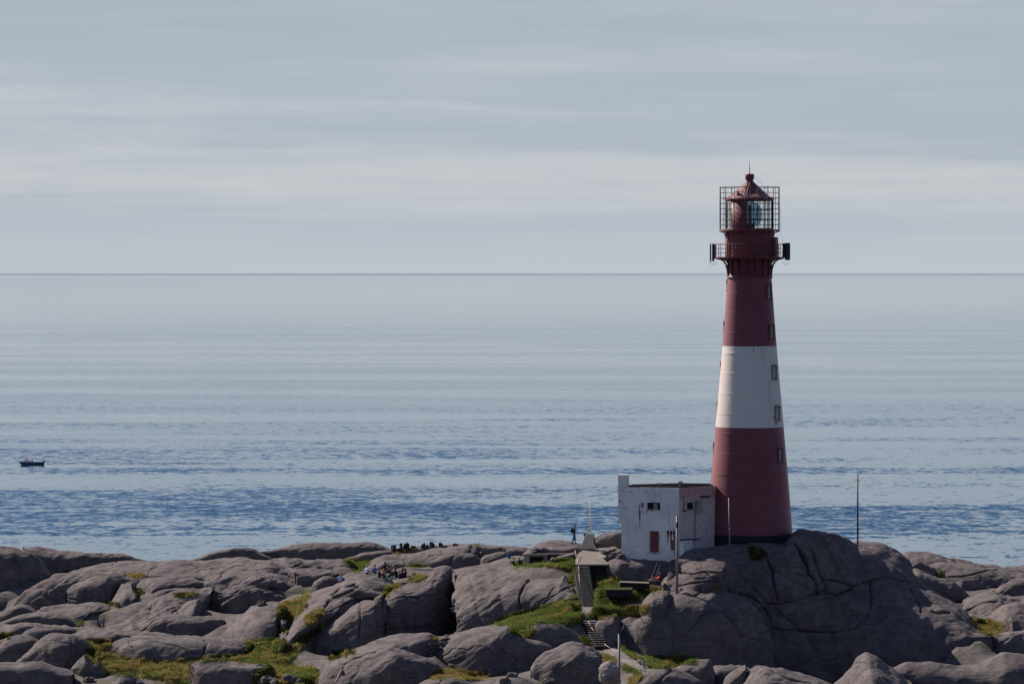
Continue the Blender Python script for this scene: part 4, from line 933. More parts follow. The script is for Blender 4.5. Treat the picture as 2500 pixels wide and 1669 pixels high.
        for s, k in ((1, 'l'), (-1, 'r')): J['h' + k] = V3(.10 * s, -.03, .12); J['s' + k] = V3(.19 * s, .34, .44)
        J.update(kl=V3(.13, -.38, .52), al=V3(.12, -.48, .10), tl=V3(.12, -.66, .05), kr=V3(-.12, -.44, .16), ar=V3(-.13, -.84, .09), tr=V3(-.13, -.90, .2))
        J.update(el=V3(.24, .20, .26), wl=V3(.10, -.06, .30), er=V3(-.24, .20, .26), wr=V3(-.10, -.06, .32))
    return J
_body = {}
def body_mesh(pose):
    if pose in _body: return _body[pose]
    J = joints(pose); bm = bmesh.new(); segs = []
    def cap(a, b, r0, r1, reg): capsule_bm(bm, a, b, r0, r1); segs.append((a, b, reg))
    up = (J['che'] - J['pel']).normalized(); side = (J['sl'] - J['sr']).normalized()
    for s in (-1, 1):
        cap(J['pel'] + side * .06 * s, J['pel'] + side * .05 * s + up * .12, .115, .11, 'leg')
        cap(J['pel'] + side * .05 * s + up * .14, J['che'] + side * .08 * s + up * .03, .105, .125, 'top')
        cap(J['che'] + side * .07 * s, J['che'] + side * .10 * s + up * .10, .12, .085, 'top')
    cap(J['che'] + up * .08, J['nek'], .08, .055, 'top'); hd = (J['hed'] - J['nek']).normalized()
    cap(J['nek'] - hd * .02, J['hed'], .055, .055, 'skin')
    fwd = side.cross(up) if pose not in ('lie', 'recline') else V3(0, -.4, .9).normalized()
    if fwd.dot(V3(0, -1, .3)) < 0: fwd = -fwd
    cap(J['hed'] + hd * .06, J['hed'] + hd * .10, .088, .092, 'skin'); cap(J['hed'] + fwd * .035, J['hed'] + fwd * .03 + hd * .03, .058, .07, 'skin')
    cap(J['hed'] + fwd * .095 + hd * .05, J['hed'] + fwd * .115 + hd * .025, .014, .017, 'skin')
    for s in (-1, 1): cap(J['hed'] + side * .092 * s + hd * .05, J['hed'] + side * .094 * s + hd * .02, .016, .012, 'skin')
    for k in 'lr':
        cap(J['s' + k], J['e' + k], .060, .045, 'top'); cap(J['e' + k], J['w' + k], .043, .030, 'arm')
        cap(J['h' + k], J['k' + k], .092, .060, 'leg'); cap(J['k' + k], J['a' + k], .058, .042, 'shin')
        cap(J['a' + k] - V3(0, 0, .03), J['t' + k], .045, .040, 'shoe')
        d = (J['w' + k] - J['e' + k]).normalized(); cap(J['w' + k] + d * .02, J['w' + k] + d * .075, .032, .036, 'skin')
    me = bpy.data.meshes.new('tmp'); bm.to_mesh(me); bm.free(); o = bpy.data.objects.new('tmp', me); COL.objects.link(o)
    r = o.modifiers.new('r', 'REMESH'); r.mode = 'VOXEL'; r.voxel_size = .017; sm = o.modifiers.new('s', 'SMOOTH'); sm.factor = .5; sm.iterations = 2
    dg = bpy.context.evaluated_depsgraph_get(); me2 = bpy.data.meshes.new_from_object(o.evaluated_get(dg)); bpy.data.objects.remove(o); bpy.data.meshes.remove(me)
    # fingers and thumb on each palm
    bm = bmesh.new(); bm.from_mesh(me2); nf = len(bm.faces)
    for k in 'lr':
        d = (J['w' + k] - J['e' + k]).normalized(); sgn = 1 if k == 'l' else -1; a = d.cross(V3(0, 0, 1)); a = a.normalized() if a.length > .1 else V3(1, 0, 0); cdir = d.cross(a).normalized(); pm = J['w' + k] + d * .095
        for i, L in enumerate((.036, .042, .039, .030)):
            q = pm + a * (i - 1.5) * .018; m1 = q + d * L * .9 + cdir * .008; capsule_bm(bm, q, m1, .0095, .009, 6); capsule_bm(bm, m1, m1 + d * L * .6 + cdir * .022, .009, .007, 6)
        q = J['w' + k] + d * .03 + a * .03 * sgn; capsule_bm(bm, q, q + a * .035 * sgn + d * .03 + cdir * .01, .011, .009, 6)
    bm.to_mesh(me2); bm.free()
    c = np.empty(len(me2.polygons) * 3); me2.polygons.foreach_get('center', c); c = c.reshape(-1, 3); best = np.full(len(c), 1e9); reg = np.zeros(len(c), int)
    names = ['skin', 'top', 'arm', 'leg', 'shin', 'shoe']
    for a, b, g in segs:
        a = np.array(a); b = np.array(b); ab = b - a; t = np.clip(((c - a) @ ab) / (ab @ ab + 1e-9), 0, 1); dd = np.linalg.norm(c - a - t[:, None] * ab, axis=1)
        dd = dd - {'top': .05, 'leg': .03}.get(g, 0); u = dd < best; best[u] = dd[u]; reg[u] = names.index(g)
    reg[nf:] = 0; _body[pose] = (me2, reg, J, hd, side, fwd); return _body[pose]
def person(pose, loc, rz, label, top, leg, hair, arm=None, shin=None, shoe=(.03, .03, .035), skin=SKIN, scale=1.0, group=None, longhair=False, hat=None):
    me, reg, J, hd, side, fwd = body_mesh(pose); root = thing('person', label, 'person', loc, rz, group); root.scale = (scale,) * 3
    m = me.copy(); m.name = 'body'; m.materials.clear()
    for c in (skin, top, arm or top, leg, shin or leg, shoe): m.materials.append(cmat(c))
    m.polygons.foreach_set('material_index', reg.astype(np.int32)); m.polygons.foreach_set('use_smooth', np.ones(len(reg), bool)); m.update(); link('body', m, root)
    h = MB(); c = J['hed'] + hd * .085 - fwd * .022; h.ball(c, .112, nu=12, nv=8, sq=(1, 1.02, .98))
    if longhair: h.tube(c - hd * .02 - fwd * .04, c - hd * .24 - fwd * .05, .085, .06, 10)
    h.build('hair', cmat(hair), root)
    if hat: h = MB(); h.ball(c + hd * .02, .118, sq=(1, 1, .85)); h.tube(c + fwd * .02 + hd * .0, c + fwd * .17 - hd * .01, .09, .06, 8); h.build('hat', cmat(hat), root)
    return root
def world_of(root, p): return Matrix.Translation(root.location) @ Matrix.Rotation(root.rotation_euler.z, 4, 'Z') @ (Vector(p) * root.scale[0])
def backpack(loc, rz, label, col, s=1.0, tilt=0.0):
    t = thing('backpack', label, 'backpack', loc, rz); b = MB(); b.ball((0, 0, .25 * s), .25 * s, sq=(.62, .42, 1)); b.box((0, 0, .25 * s), (.27 * s, .17 * s, .38 * s)); b.build('bag', cmat(col), t, .03)
    b = MB(); b.ball((0, .12 * s, .16 * s), .11 * s, sq=(.9, .5, .9)); b.build('pocket', cmat(tuple(x * 1.3 + .01 for x in col)), t)
    for q in (-1, 1):
        b = MB(); b.path([V3(q * .08 * s, -.09 * s, .44 * s), V3(q * .10 * s, -.17 * s, .34 * s), V3(q * .09 * s, -.10 * s, .08 * s)], .014 * s, 5); b.build('strap', cmat(col), t)
    t.rotation_euler.x = tilt; return t
# ---------------------------------------------------------------- the white outbuilding
A_ = P(1509, 1189, 371.5); C0 = P(1658, 1190, 369.5); T_ = P(1733, 1187, 372.3)
ux = Vector((C0.x - A_.x, C0.y - A_.y, 0)); FLN = ux.length; ux.normalize(); un = Vector((-ux.y, ux.x, 0))   # inward normal
ZT = 26.30; ob = thing('outbuilding', 'white plastered flat-roofed building with chimney and red door, built against the tower', 'building', (A_.x, A_.y, 18.5))
O_ = Vector((A_.x, A_.y, 18.5)); dep = 4.6
def Lc(s, z, out=0.0): return Vector((A_.x, A_.y, z)) + ux * s - un * out - O_        # on the facade
def wz(py, Y=370.5): return HC - (py - 665.5) * Y / F
def fs(px): return (px - 1509) / 149.0 * FLN
def xy(v): return (v.x - O_.x, v.y - O_.y)
Bk = Vector((A_.x, A_.y, 0)) + un * dep; T2 = Vector((T_.x + .4, T_.y, 0)); T3 = Vector((20.6, 375.6, 0)); T4 = Vector((20.2, 377.2, 0))
up_poly = [xy(Vector((A_.x, A_.y, 0))), xy(C0), xy(T2), xy(T3), xy(T4), xy(Bk)]
A2 = Vector((A_.x, A_.y, 0)) + ux * .34; B2 = Bk + ux * .34
lo_poly = [xy(A2), xy(C0), xy(T2), xy(T3), xy(T4), xy(B2)]
# front wall, side wall, back
def wall(name, pts, mat, th=.28):
    mb = MB(); (p0, p1, z0, z1) = pts; a = Vector((p0[0], p0[1], 0)); b = Vector((p1[0], p1[1], 0)); d = (b - a); L = d.length; ang = math.atan2(d.y, d.x); nrm = Vector((-d.y, d.x, 0)).normalized()
    c = (a + b) / 2 + nrm * th / 2; mb.box((c.x, c.y, (z0 + z1) / 2), (L, th, z1 - z0), Matrix.Rotation(ang, 3, 'Z')); return mb.build(name, M[mat], ob)
mb = MB(); zs = wz(1278) - 18.5
mb.prism([xy(Vector((A_.x, A_.y, 0))), xy(C0), (xy(C0)[0] + un.x * .3, xy(C0)[1] + un.y * .3), (un.x * .3, un.y * .3)], zs, ZT - 18.5)
mb.prism([xy(A2), xy(C0), (xy(C0)[0] + un.x * .3, xy(C0)[1] + un.y * .3), (xy(A2)[0] + un.x * .3, xy(A2)[1] + un.y * .3)], -.6, zs + .001)
mb.build('front_wall', M['plaster'], ob)
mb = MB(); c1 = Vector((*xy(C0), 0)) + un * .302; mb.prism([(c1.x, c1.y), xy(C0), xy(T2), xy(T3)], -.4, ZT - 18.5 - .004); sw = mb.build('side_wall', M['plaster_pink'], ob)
mb = MB(); mb.prism([(un.x * .302, un.y * .302), (c1.x, c1.y), xy(T3), xy(T4), xy(Bk)], zs + .01, ZT - 18.5 - .008)
mb.prism([(xy(A2)[0] + un.x * .302, xy(A2)[1] + un.y * .302), (c1.x, c1.y), xy(T3), xy(T4), xy(B2)], -.6, zs); mb.build('rear_wall', M['plaster'], ob)
mb = MB(); ctr = Vector((sum(p[0] for p in up_poly) / 6, sum(p[1] for p in up_poly) / 6, ZT - 18.5 + .26)); ring = []
n6 = len(up_poly)
for x, y in up_poly: v = Vector((x, y, 0)); k = Vector((ctr.x, ctr.y, 0)); w_ = v + (k - v).normalized() * .12; ring.append((w_.x, w_.y, ZT - 18.5 + .012))
vs = ring + [tuple(ctr)]; mb.add(vs, [(i, (i + 1) % n6, n6) for i in range(n6)]); rfo = mb.build('roof', M['roof'], ob)
mb = MB(); R3 = Matrix.Rotation(math.atan2(ux.y, ux.x), 3, 'Z')
mb.box(Lc(.43, (ZT + 27.42) / 2 - .02, -.40), (.86, .80, 27.42 - ZT + .04), R3); ch = mb.build('chimney', M['plaster'], ob)
mb = MB(); mb.box(Lc(.43, 27.44, -.40), (.92, .86, .07), R3); mb.build('chimney_cap', M['plaster'], ch)
mb = MB(); q = Lc(fs(1652), ZT, -1.2); mb.tube(q + V3(0, 0, .0), q + V3(0, 0, .34), .13, .15, 10); mb.tube(q + V3(0, 0, .34), q + V3(0, 0, .60), .23, .23, 10); mb.build('roof_vent', M['oldconc'], rfo)
mb = MB(); q = Lc(fs(1602), ZT + .2, -1.3); mb.box(q, (.42, .4, .34), R3); mb.build('roof_hatch', M['oldconc'], rfo)
def facade_box(name, px0, py0, px1, py1, out, th, mat, par=ob):
    s0, s1 = fs(px0), fs(px1); z0, z1 = wz(py1), wz(py0); m_ = MB(); m_.box(Lc((s0 + s1) / 2, (z0 + z1) / 2, out), (s1 - s0, th, z1 - z0), R3); return m_.build(name, M[mat], par)
w1_ = facade_box('window', 1563.5, 1225, 1573.8, 1240.5, .02, .05, 'plaster'); facade_box('pane', 1564.8, 1226.5, 1572.3, 1239, .035, .05, 'zinc', w1_)
w2_ = facade_box('window', 1579.8, 1224.5, 1613.5, 1243.5, .012, .05, 'plaster'); facade_box('pane', 1581, 1225.8, 1612.2, 1242, .03, .05, 'dark', w2_)
facade_box('pale_pane', 1596.5, 1228.2, 1606, 1242, .045, .06, 'zinc', w2_); facade_box('sill', 1579.8, 1242.2, 1613.2, 1243.8, .09, .16, 'oldconc', w2_)  # light bluish pane among the dark ones, then the sill
dr = facade_box('door', 1587.6, 1295.2, 1608.6, 1345, .03, .08, 'dark_red'); facade_box('handle', 1600.5, 1300, 1602, 1311, .08, .05, 'rust', dr); facade_box('threshold', 1586.8, 1345.2, 1609.4, 1347.6, .08, .2, 'oldconc', dr)
for px in (1631.2, 1638.8, 1646.0):
    m_ = MB(); z0 = wz(1298.5); m_.ball(Lc(fs(px), z0, .04), .13, sq=(.75, .6, 1.9)); m_.build('bolt', M['dark'], ob)
def facade_stain(px, y0, y1, w0, w1, seed, n=9):
    rn = random.Random(seed); m_ = MB(); vs = []
    for k in range(n + 1):
        y = y0 + (y1 - y0) * k / n; w_ = (w0 + (w1 - w0) * (k / n) ** 1.2) * rn.uniform(.6, 1.2); c = px + rn.uniform(-.5, .5)
        for sg in (-1, 1): vs.append(Lc(fs(c + sg * w_ / 2), wz(y), .004 + .0005 * (seed % 5)))
    m_.add(vs, [(2 * k, 2 * k + 1, 2 * k + 3, 2 * k + 2) for k in range(n)]); m_.build('rust_stain', M['rust_streak'], ob)
for i, a in enumerate(((1561, 1232, 1288, 2.5, 1.0), (1562.5, 1245, 1270, 4.5, 1.2), (1579, 1244, 1257, 2.5, .8), (1631, 1304, 1326, 4.5, 1.0), (1638.6, 1304, 1337, 4.8, 3.0), (1646.5, 1304, 1352, 4.8, 3.2), (1642, 1316, 1342, 8, 5), (1592, 1244, 1248, 5, 3), (1598, 1347, 1353, 5, 2))): facade_stain(*a, i)
m_ = MB(); m_.ball(Lc(fs(1641), wz(1340), .01), .10, sq=(1.3, .4, .6)); m_.build('drain_hole', M['dark'], ob)
for i, (px, py, w_, h_) in enumerate(((1590, 1222, 4, 1.6), (1595, 1222.3, 3, 1.5), (1600, 1222.6, 1.4, 1.2), (1512, 1222, 3, 5), (1519, 1228, 2.5, 3), (1538, 1200, 3, 2))): facade_box('patch', px, py, px + w_, py + h_, .004, .006, 'dkconc')
# side wall fittings
sd = Vector((T_.x + .4 - C0.x, T_.y - C0.y, 0)); sl_ = sd.length; sd.normalize(); so_ = Vector((sd.y, -sd.x, 0)); RS = Matrix.Rotation(math.atan2(sd.y, sd.x), 3, 'Z')
def side_box(name, px0, py0, px1, py1, out, th, mat, par=ob):
    k = sl_ / 85.0; s0, s1 = (px0 - 1658) * k, (px1 - 1658) * k; z0, z1 = wz(py1, 371), wz(py0, 371)
    c = Vector((C0.x, C0.y, (z0 + z1) / 2)) + sd * (s0 + s1) / 2 + so_ * out - O_; m_ = MB(); m_.box(c, (s1 - s0, th, z1 - z0), RS); return m_.build(name, M[mat], par)
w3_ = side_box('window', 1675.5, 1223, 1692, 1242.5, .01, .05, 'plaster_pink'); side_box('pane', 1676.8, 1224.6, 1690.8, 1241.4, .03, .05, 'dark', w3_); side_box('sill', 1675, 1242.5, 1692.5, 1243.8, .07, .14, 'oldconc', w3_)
side_box('wall_cabinet', 1696.8, 1221.5, 1709.5, 1250.5, .16, .3, 'oldconc'); side_box('downpipe', 1694.6, 1222, 1696.2, 1312, .07, .1, 'oldconc')
side_box('ledge', 1709.6, 1210.8, 1731, 1214, .08, .2, 'dkconc'); side_box('plinth', 1658.4, 1313.5, 1706, 1315.6, .12, .26, 'dkconc'); side_box('buttress', 1659, 1316.6, 1680, 1356, .30, .6, 'plaster')
side_box('wall_crack', 1669, 1208, 1670.2, 1250, .004, .01, 'dkconc'); side_box('wall_crack', 1666, 1243.6, 1676, 1247, .004, .01, 'dkconc')
# ---------------------------------------------------------------- terrace, steps, path
def slab(name, pts, drop, mat, label=None, cat=None, kind=None):
    w_ = [P(*p) for p in pts]; m_ = MB(); n = len(w_); vs = [tuple(v) for v in w_] + [(v.x, v.y, v.z - drop) for v in w_]
    c = sum(w_, Vector()) / n; vs.append(tuple(c))
    if drop > 2: vs = [tuple(v) for v in w_] + [(v.x, v.y, v.z - .16) for v in w_] + [tuple(c)]
    fs_ = [(i, (i + 1) % n, 2 * n) for i in range(n)] + [(i, n + i, n + (i + 1) % n, (i + 1) % n) for i in range(n)]
    m_.add(vs, fs_)
    if drop > 2:
        cc = Vector((c.x, c.y, 0)); q = []
        for dz in (-.16, -drop):
            for v in w_: k = v + (cc - Vector((v.x, v.y, 0))) * .10; q.append((k.x, k.y, v.z + dz))
        m_.add(q, [(i, (i + 1) % n, n + (i + 1) % n, n + i) for i in range(n)], 1)  # recessed wall: shade under the slab put into its near-black colour
    return tag(m_.build(name, [M[mat], M['dkconc']]), label, cat, kind=kind)
zc = lambda x, y, Y: (1200 + x * .2609, 1260 + y * .2609, Y)
slab('terrace', [zc(783, 448, 370.4), zc(1088, 448, 370.4), zc(1090, 432, 371.0), zc(985, 408, 372.4), zc(1050, 385, 373.6), zc(1075, 368, 374.5), zc(1020, 345, 375.6), zc(1010, 325, 377), zc(1075, 305, 378.6), zc(1180, 290, 380.3), zc(1150, 282, 381), zc(1000, 300, 379.4), zc(905, 305, 379), zc(850, 318, 377.8), zc(805, 350, 375.6), zc(788, 400, 373)], 2.4, 'concrete', kind='structure')
m_ = MB(); pts = [P(*zc(895, 446, 370.5)), P(*zc(900, 410, 372.4)), P(*zc(930, 365, 374.8)), P(*zc(985, 335, 376.4)), P(*zc(1040, 318, 377.8))]
def flight(px0, px1, py0, Y0, bx0, bx1, py1, Y1, n, label, rail=None):
    tl, tr, bl, br = P(px0, py0, Y0), P(px1, py0, Y0), P(bx0, py1, Y1), P(bx1, py1, Y1); t = thing('staircase', label, 'stairs', tuple((bl + br) / 2)); o0 = t.location.copy()
    for i in range(n):
        f0 = i / n; f1 = (i + 1) / n; z = tl.z + (bl.z - tl.z) * f1
        a = tl.lerp(bl, f0); b = tr.lerp(br, f0); c = tr.lerp(br, f1); d = tl.lerp(bl, f1)
        s_ = MB(); y0_ = a.y; y1_ = d.y - .035
        s_.add([(a.x, y0_, z + .0), (b.x, y0_, z), (c.x, y1_, z), (d.x, y1_, z), (a.x, y0_, z - .03), (b.x, y0_, z - .03), (c.x, y1_, z - .03), (d.x, y1_, z - .03)], [(0, 1, 2, 3), (7, 6, 5, 4), (0, 4, 5, 1), (1, 5, 6, 2), (2, 6, 7, 3), (3, 7, 4, 0)])
        s_.add([(a.x + .03, y0_ + .0, z - .05), (b.x - .03, y0_, z - .05), (c.x - .03, y1_ + .03, z - .05), (d.x + .03, y1_ + .03, z - .05), (a.x + .03, y0_, z - .6), (b.x - .03, y0_, z - .6), (c.x - .03, y1_ + .03, z - .6), (d.x + .03, y1_ + .03, z - .6)], [(0, 1, 2, 3), (0, 4, 5, 1), (1, 5, 6, 2), (2, 6, 7, 3), (3, 7, 4, 0)], 1)  # riser block, its shade put into the near-black colour
        s_.v = [(x - o0.x, y - o0.y, zz_ - o0.z) for x, y, zz_ in s_.v]; s_.build('step', [M['oldconc'], M['dkconc']], t)
    for s0, e0, sg in ((tl, bl, -1), (tr, br, 1)):
        s_ = MB(); a = s0 + V3(.03 * sg, .1, -.22); b = e0 + V3(.03 * sg, -.1, -.22)
        s_.add([tuple(v - o0) for v in (a, b, b - V3(0, 0, .9), a - V3(0, 0, .9), a + V3(.12 * sg, 0, 0), b + V3(.12 * sg, 0, 0), b + V3(.12 * sg, 0, -.9), a + V3(.12 * sg, 0, -.9))], [(0, 1, 2, 3), (4, 5, 6, 7), (0, 1, 5, 4), (1, 2, 6, 5), (0, 3, 7, 4)]); s_.build('stringer', M['dkconc'], t)
    return t
st1 = flight(1406, 1437.5, 1378.5, 370.35, 1422, 1454, 1480, 364.9, 21, 'upper flight of dark concrete steps climbing from the grass to the terrace')
st2 = flight(1424.5, 1457, 1516, 360.6, 1453, 1483, 1575, 357.6, 11, 'lower steeper flight of dark steps sunk between boulders below the grass')
slab('landing', [(1421, 1480.5, 364.9), (1452, 1480.5, 364.9), (1447, 1492, 363.4), (1450, 1506, 362), (1457, 1516, 360.7), (1425, 1516, 360.7), (1421, 1502, 362), (1424, 1490, 363.4)], .5, 'gravel', kind='structure')
def rail(name, label, tops, post_idx, h, mat, r=.028, group=None, mid=False):
    w_ = [P(*p) for p in tops]; t = thing(name, label, 'railing', tuple(w_[0] - V3(0, 0, h)), group=group); o0 = t.location.copy()
    b = MB(); b.path([v - o0 for v in w_], r, 6); b.build('handrail', M[mat], t)
    if mid: b = MB(); b.path([v - o0 - V3(0, 0, h * .5) for v in w_], r * .7, 6); b.build('mid_rail', M[mat], t)
    for i in post_idx:
        b = MB(); b.tube(w_[i] - o0, w_[i] - o0 - V3(0, 0, h + .1), r * 1.1, r * 1.1, 6); b.build('post', M['iron' if mat == 'iron' else 'red_iron'], t)
rail('handrail', 'faded pink handrail down the left side of the upper steps', [zc(782, 318, 374.5), zc(797, 395, 372.0), zc(815, 463, 370.2), zc(818, 540, 368.6), zc(828, 650, 366.6)], (0, 2, 4), .85, 'pinkrail')
rail('handrail', 'short faded pink handrail slanting down the middle of the lower steps', [zc(905, 978, 360.5), zc(935, 1035, 359.4), zc(970, 1092, 358.6)], (0, 2), .8, 'pinkrail')
rail('handrail', 'low faded pink handrail beside the gravel path below the lower steps', [zc(1058, 1193, 357.0), zc(1120, 1240, 354.5), zc(1180, 1268, 351.5)], (0, 2), .8, 'pinkrail')
rail('railing', 'thin dark post-and-rail fence round the terrace beside the flagpole', [zc(820, 264, 381), zc(905, 217, 380.5), zc(1000, 194, 380.2), zc(1075, 192, 380), zc(1150, 180, 379.8), zc(1168, 118, 379.6)], (0, 1, 2, 3, 4, 5), 1.75, 'iron', .016)
rail('railing', 'thin dark rail curving from the terrace to the white building', [zc(1100, 292, 374.8), zc(1150, 270, 375.6), zc(1197, 240, 376.2)], (0, 2), 1.5, 'iron', .020, mid=True)
for (x, y0, y1, Y, lab) in ((870, 905, 978, 361.2, 'thin iron stake with a white tip standing at the top of the lower steps'), (1437, 1405, 1482, 338, 'thin iron stake beside the small cairn at the end of the gravel path')):
    a = P(*zc(x, y0, Y)); b = P(*zc(x, y1, Y)); t = thing('stake', lab, 'post', tuple(b)); m_ = MB(); m_.tube(a - b, V3(0, 0, -.3), .025, .03, 6); m_.build('rod', M['iron'], t); m_ = MB(); m_.box(a - b + V3(0, 0, .02), (.16, .05, .08)); m_.build('tip', M['foam'], t)
# gravel path draped on the ground
def drape(name, left, right, mat, n=40, m=8, lift=.05, **kw):
    L_ = resample([(p[0], p[1]) for p in left], n, .01); R_ = resample([(p[0], p[1]) for p in right], n, .01); Yl = np.interp(np.linspace(0, 1, n), np.linspace(0, 1, len(left)), [p[2] for p in left]); Yr = np.interp(np.linspace(0, 1, n), np.linspace(0, 1, len(right)), [p[2] for p in right]); V = []
    for i in range(n):
        a = P(*L_[i], Yl[i]); b = P(*R_[i], Yr[i]); ha = TREES[0].ray_cast(CAMP, (a - CAMP).normalized())[0]; hb = TREES[0].ray_cast(CAMP, (b - CAMP).normalized())[0]; a = ha or a; b = hb or b; e = (b - a) * .10; a = a + e * (perlin(np.array([[i * .7, .3, .1]]))[0] * 2); b = b + e * (perlin(np.array([[i * .7, 9.3, .1]]))[0] * 2)
        for j in range(m):
            v = a.lerp(b, j / (m - 1)); T = TREES[0].ray_cast(Vector((v.x, v.y, 60)), Vector((0, 0, -1)))[0]; z = T.z if T else v.z
            V.append((v.x, v.y, z + lift + .04 * math.sin(3.1 * i) * math.sin(2.3 * j) - (.12 if j in (0, m - 1) else 0)))
    me = grid_mesh(name, np.array(V), n, m, M[mat]); return tag(link(name, me), **kw)
drape('path', [zc(1010, 1215, 356.5), zc(1060, 1275, 352), zc(1200, 1350, 346), zc(1330, 1420, 341), zc(1430, 1500, 335)], [zc(1090, 1200, 357), zc(1200, 1240, 352.5), zc(1300, 1310, 347), zc(1400, 1380, 342), zc(1530, 1420, 337.5)], 'gravel', kind='structure')
# flagpole on its stone block
fb = P(1436, 1327, 378.6); t = thing('flagpole', 'tall white tapered flagpole set in a sloping whitewashed stone block', 'flagpole', tuple(fb)); tz = (1327 - 1301) * 378.6 / F
b = MB(); b.add([(-.82, -.5, -.5), (.74, -.5, -.5), (.7, .6, -.5), (-.75, .6, -.5), (-.22, -.28, tz), (.42, -.28, tz), (.38, .3, tz), (-.2, .3, tz)], [(0, 3, 2, 1), (4, 5, 6, 7), (0, 1, 5, 4), (1, 2, 6, 5), (2, 3, 7, 6), (3, 0, 4, 7)]); b.build('stone_block', M['oldconc'], t, .06)
b = MB(); b.tube((.24, 0, tz - .05), (.13, 0, (1327 - 1217.5) * 378.6 / F), .085, .035, 12); b.tube((.13, 0, 4.40), (.13, 0, 4.47), .06, .05, 8); b.build('pole', M['flag'], t)
b = MB(); b.tube((.50, -.3, tz + .05), (.70, -.45, -.1), .06, .06, 6); b.build('brace', M['iron'], t)
# utility poles
def pole(px, pyt, pyb, Y, r, label, lean=0.0, arm=False, mat='zinc', extra=1.0, group='bare poles standing on the rocks'):
    b0 = P(px, pyb, Y); h = (pyb - pyt) * Y / F; t = thing('utility_pole', label, 'pole', tuple(b0), group=group)
    m_ = MB(); m_.tube((0, 0, -extra), (lean, 0, h), r, r * .8, 12); m_.build('post', M[mat], t)
    m_ = MB(); m_.tube((lean, 0, h), (lean, 0, h + .10), r * .55, r * .3, 8); m_.build('cap', M['iron'], t); return t, h
t, h = pole(1653, 1258, 1442, 361.6, .125, 'tall grey pole in front of the white building, standing on a boulder')
m_ = MB(); m_.box((.0, -.14, h - .9), (.2, .05, .5)); m_.build('bracket', M['iron'], t)
m_ = MB(); m_.tube((.10, -.1, 0), (.10, -.08, h - .2), .025, .02, 6); m_.build('conduit', M['zinc'], t)
t, h = pole(1782, 1215, 1327, 368.0, .075, 'slim grey pole standing against the shaded foot of the lighthouse', lean=-.10)
m_ = MB(); m_.box((-.05, -.09, h * .33), (.2, .05, .09)); m_.build('clamp', M['foam'], t)
t, h = pole(1511.5, 1547, 1740, 336.0, .115, 'grey pole rising from the bottom edge of the photo beside the gravel path')
m_ = MB(); m_.tube((.09, -.1, 0), (.09, -.08, h - .3), .025, .02, 6); m_.build('conduit', M['zinc'], t)
t, h = pole(2094, 1157, 1315, 377.4, .085, 'thin dark pole with stay wire on the bare rock right of the lighthouse', mat='iron')
for q in (-1, 1): m_ = MB(); m_.tube((0, 0, h - .66), (.16 * q, -.02, h - .60 - .06 * q), .02, .02, 5); m_.ball((.18 * q, -.02, h - .58 - .06 * q), .05); m_.build('insulator', M['iron'], t)
m_ = MB(); m_.path([(0, 0, h * .45), (.95, .3, -.25)], .012, 4); m_.build('stay_wire', M['iron'], t)
m_ = MB(); m_.path([(-.18, 0, h - .62), (-.9, -.8, h - .82), (-1.9, -1.9, h - .95)], .010, 4); m_.build('wire', M['iron'], t)
# bunker under the rock by the terrace
bk = P(*zc(300, 440, 379.8)); t = thing('bunker', 'stone and concrete shelter with two dark openings under the sunlit rock', 'bunker', tuple(bk))
def bb(name, x0, y0, x1, y1, Yc, th, mat, bev=0):
    a = P(*zc(x0, y0, Yc)) - bk; b = P(*zc(x1, y1, Yc)) - bk; m_ = MB(); m_.box(((a.x + b.x) / 2, a.y, (a.z + b.z) / 2), (b.x - a.x, th, a.z - b.z)); return m_.build(name, M[mat], t, bev)
bb('opening', 350, 372, 492, 448, 379.9, .3, 'dark'); bb('opening', 524, 358, 640, 440, 379.9, .3, 'dark'); bb('pillar', 489, 352, 526, 432, 379.3, .5, 'concrete', .04)  # solid black boxes: shade inside the openings put into their colour
bb('side_wall', 295, 378, 356, 455, 379.3, .5, 'oldconc', .05); bb('lintel', 300, 350, 530, 374, 379.2, .4, 'concrete', .05); bb('lintel', 526, 345, 700, 362, 379.3, .4, 'concrete', .05)
# picnic table and bench
tb = P(*zc(236, 445, 382)); t = thing('picnic_table', 'grey wooden picnic table with a bench on the grass by the shelter', 'table', tuple(tb)); 
b = MB(); b.box((0, 0, .72), (.72, 1.5, .06)); b.build('table_top', M['wood'], t, .01)
b = MB(); b.box((-.62, 0, .42), (.3, 1.5, .05)); b.build('bench', M['wood'], t, .01)
for x in (-.25, .25):
    for y in (-.55, .55): b = MB(); b.box((x, y, .34), (.09, .09, .72)); b.build('leg', M['dark_wood'], t)
for y in (-.55, .55): b = MB(); b.box((-.6, y, .20), (.08, .08, .44)); b.build('leg', M['dark_wood'], t)
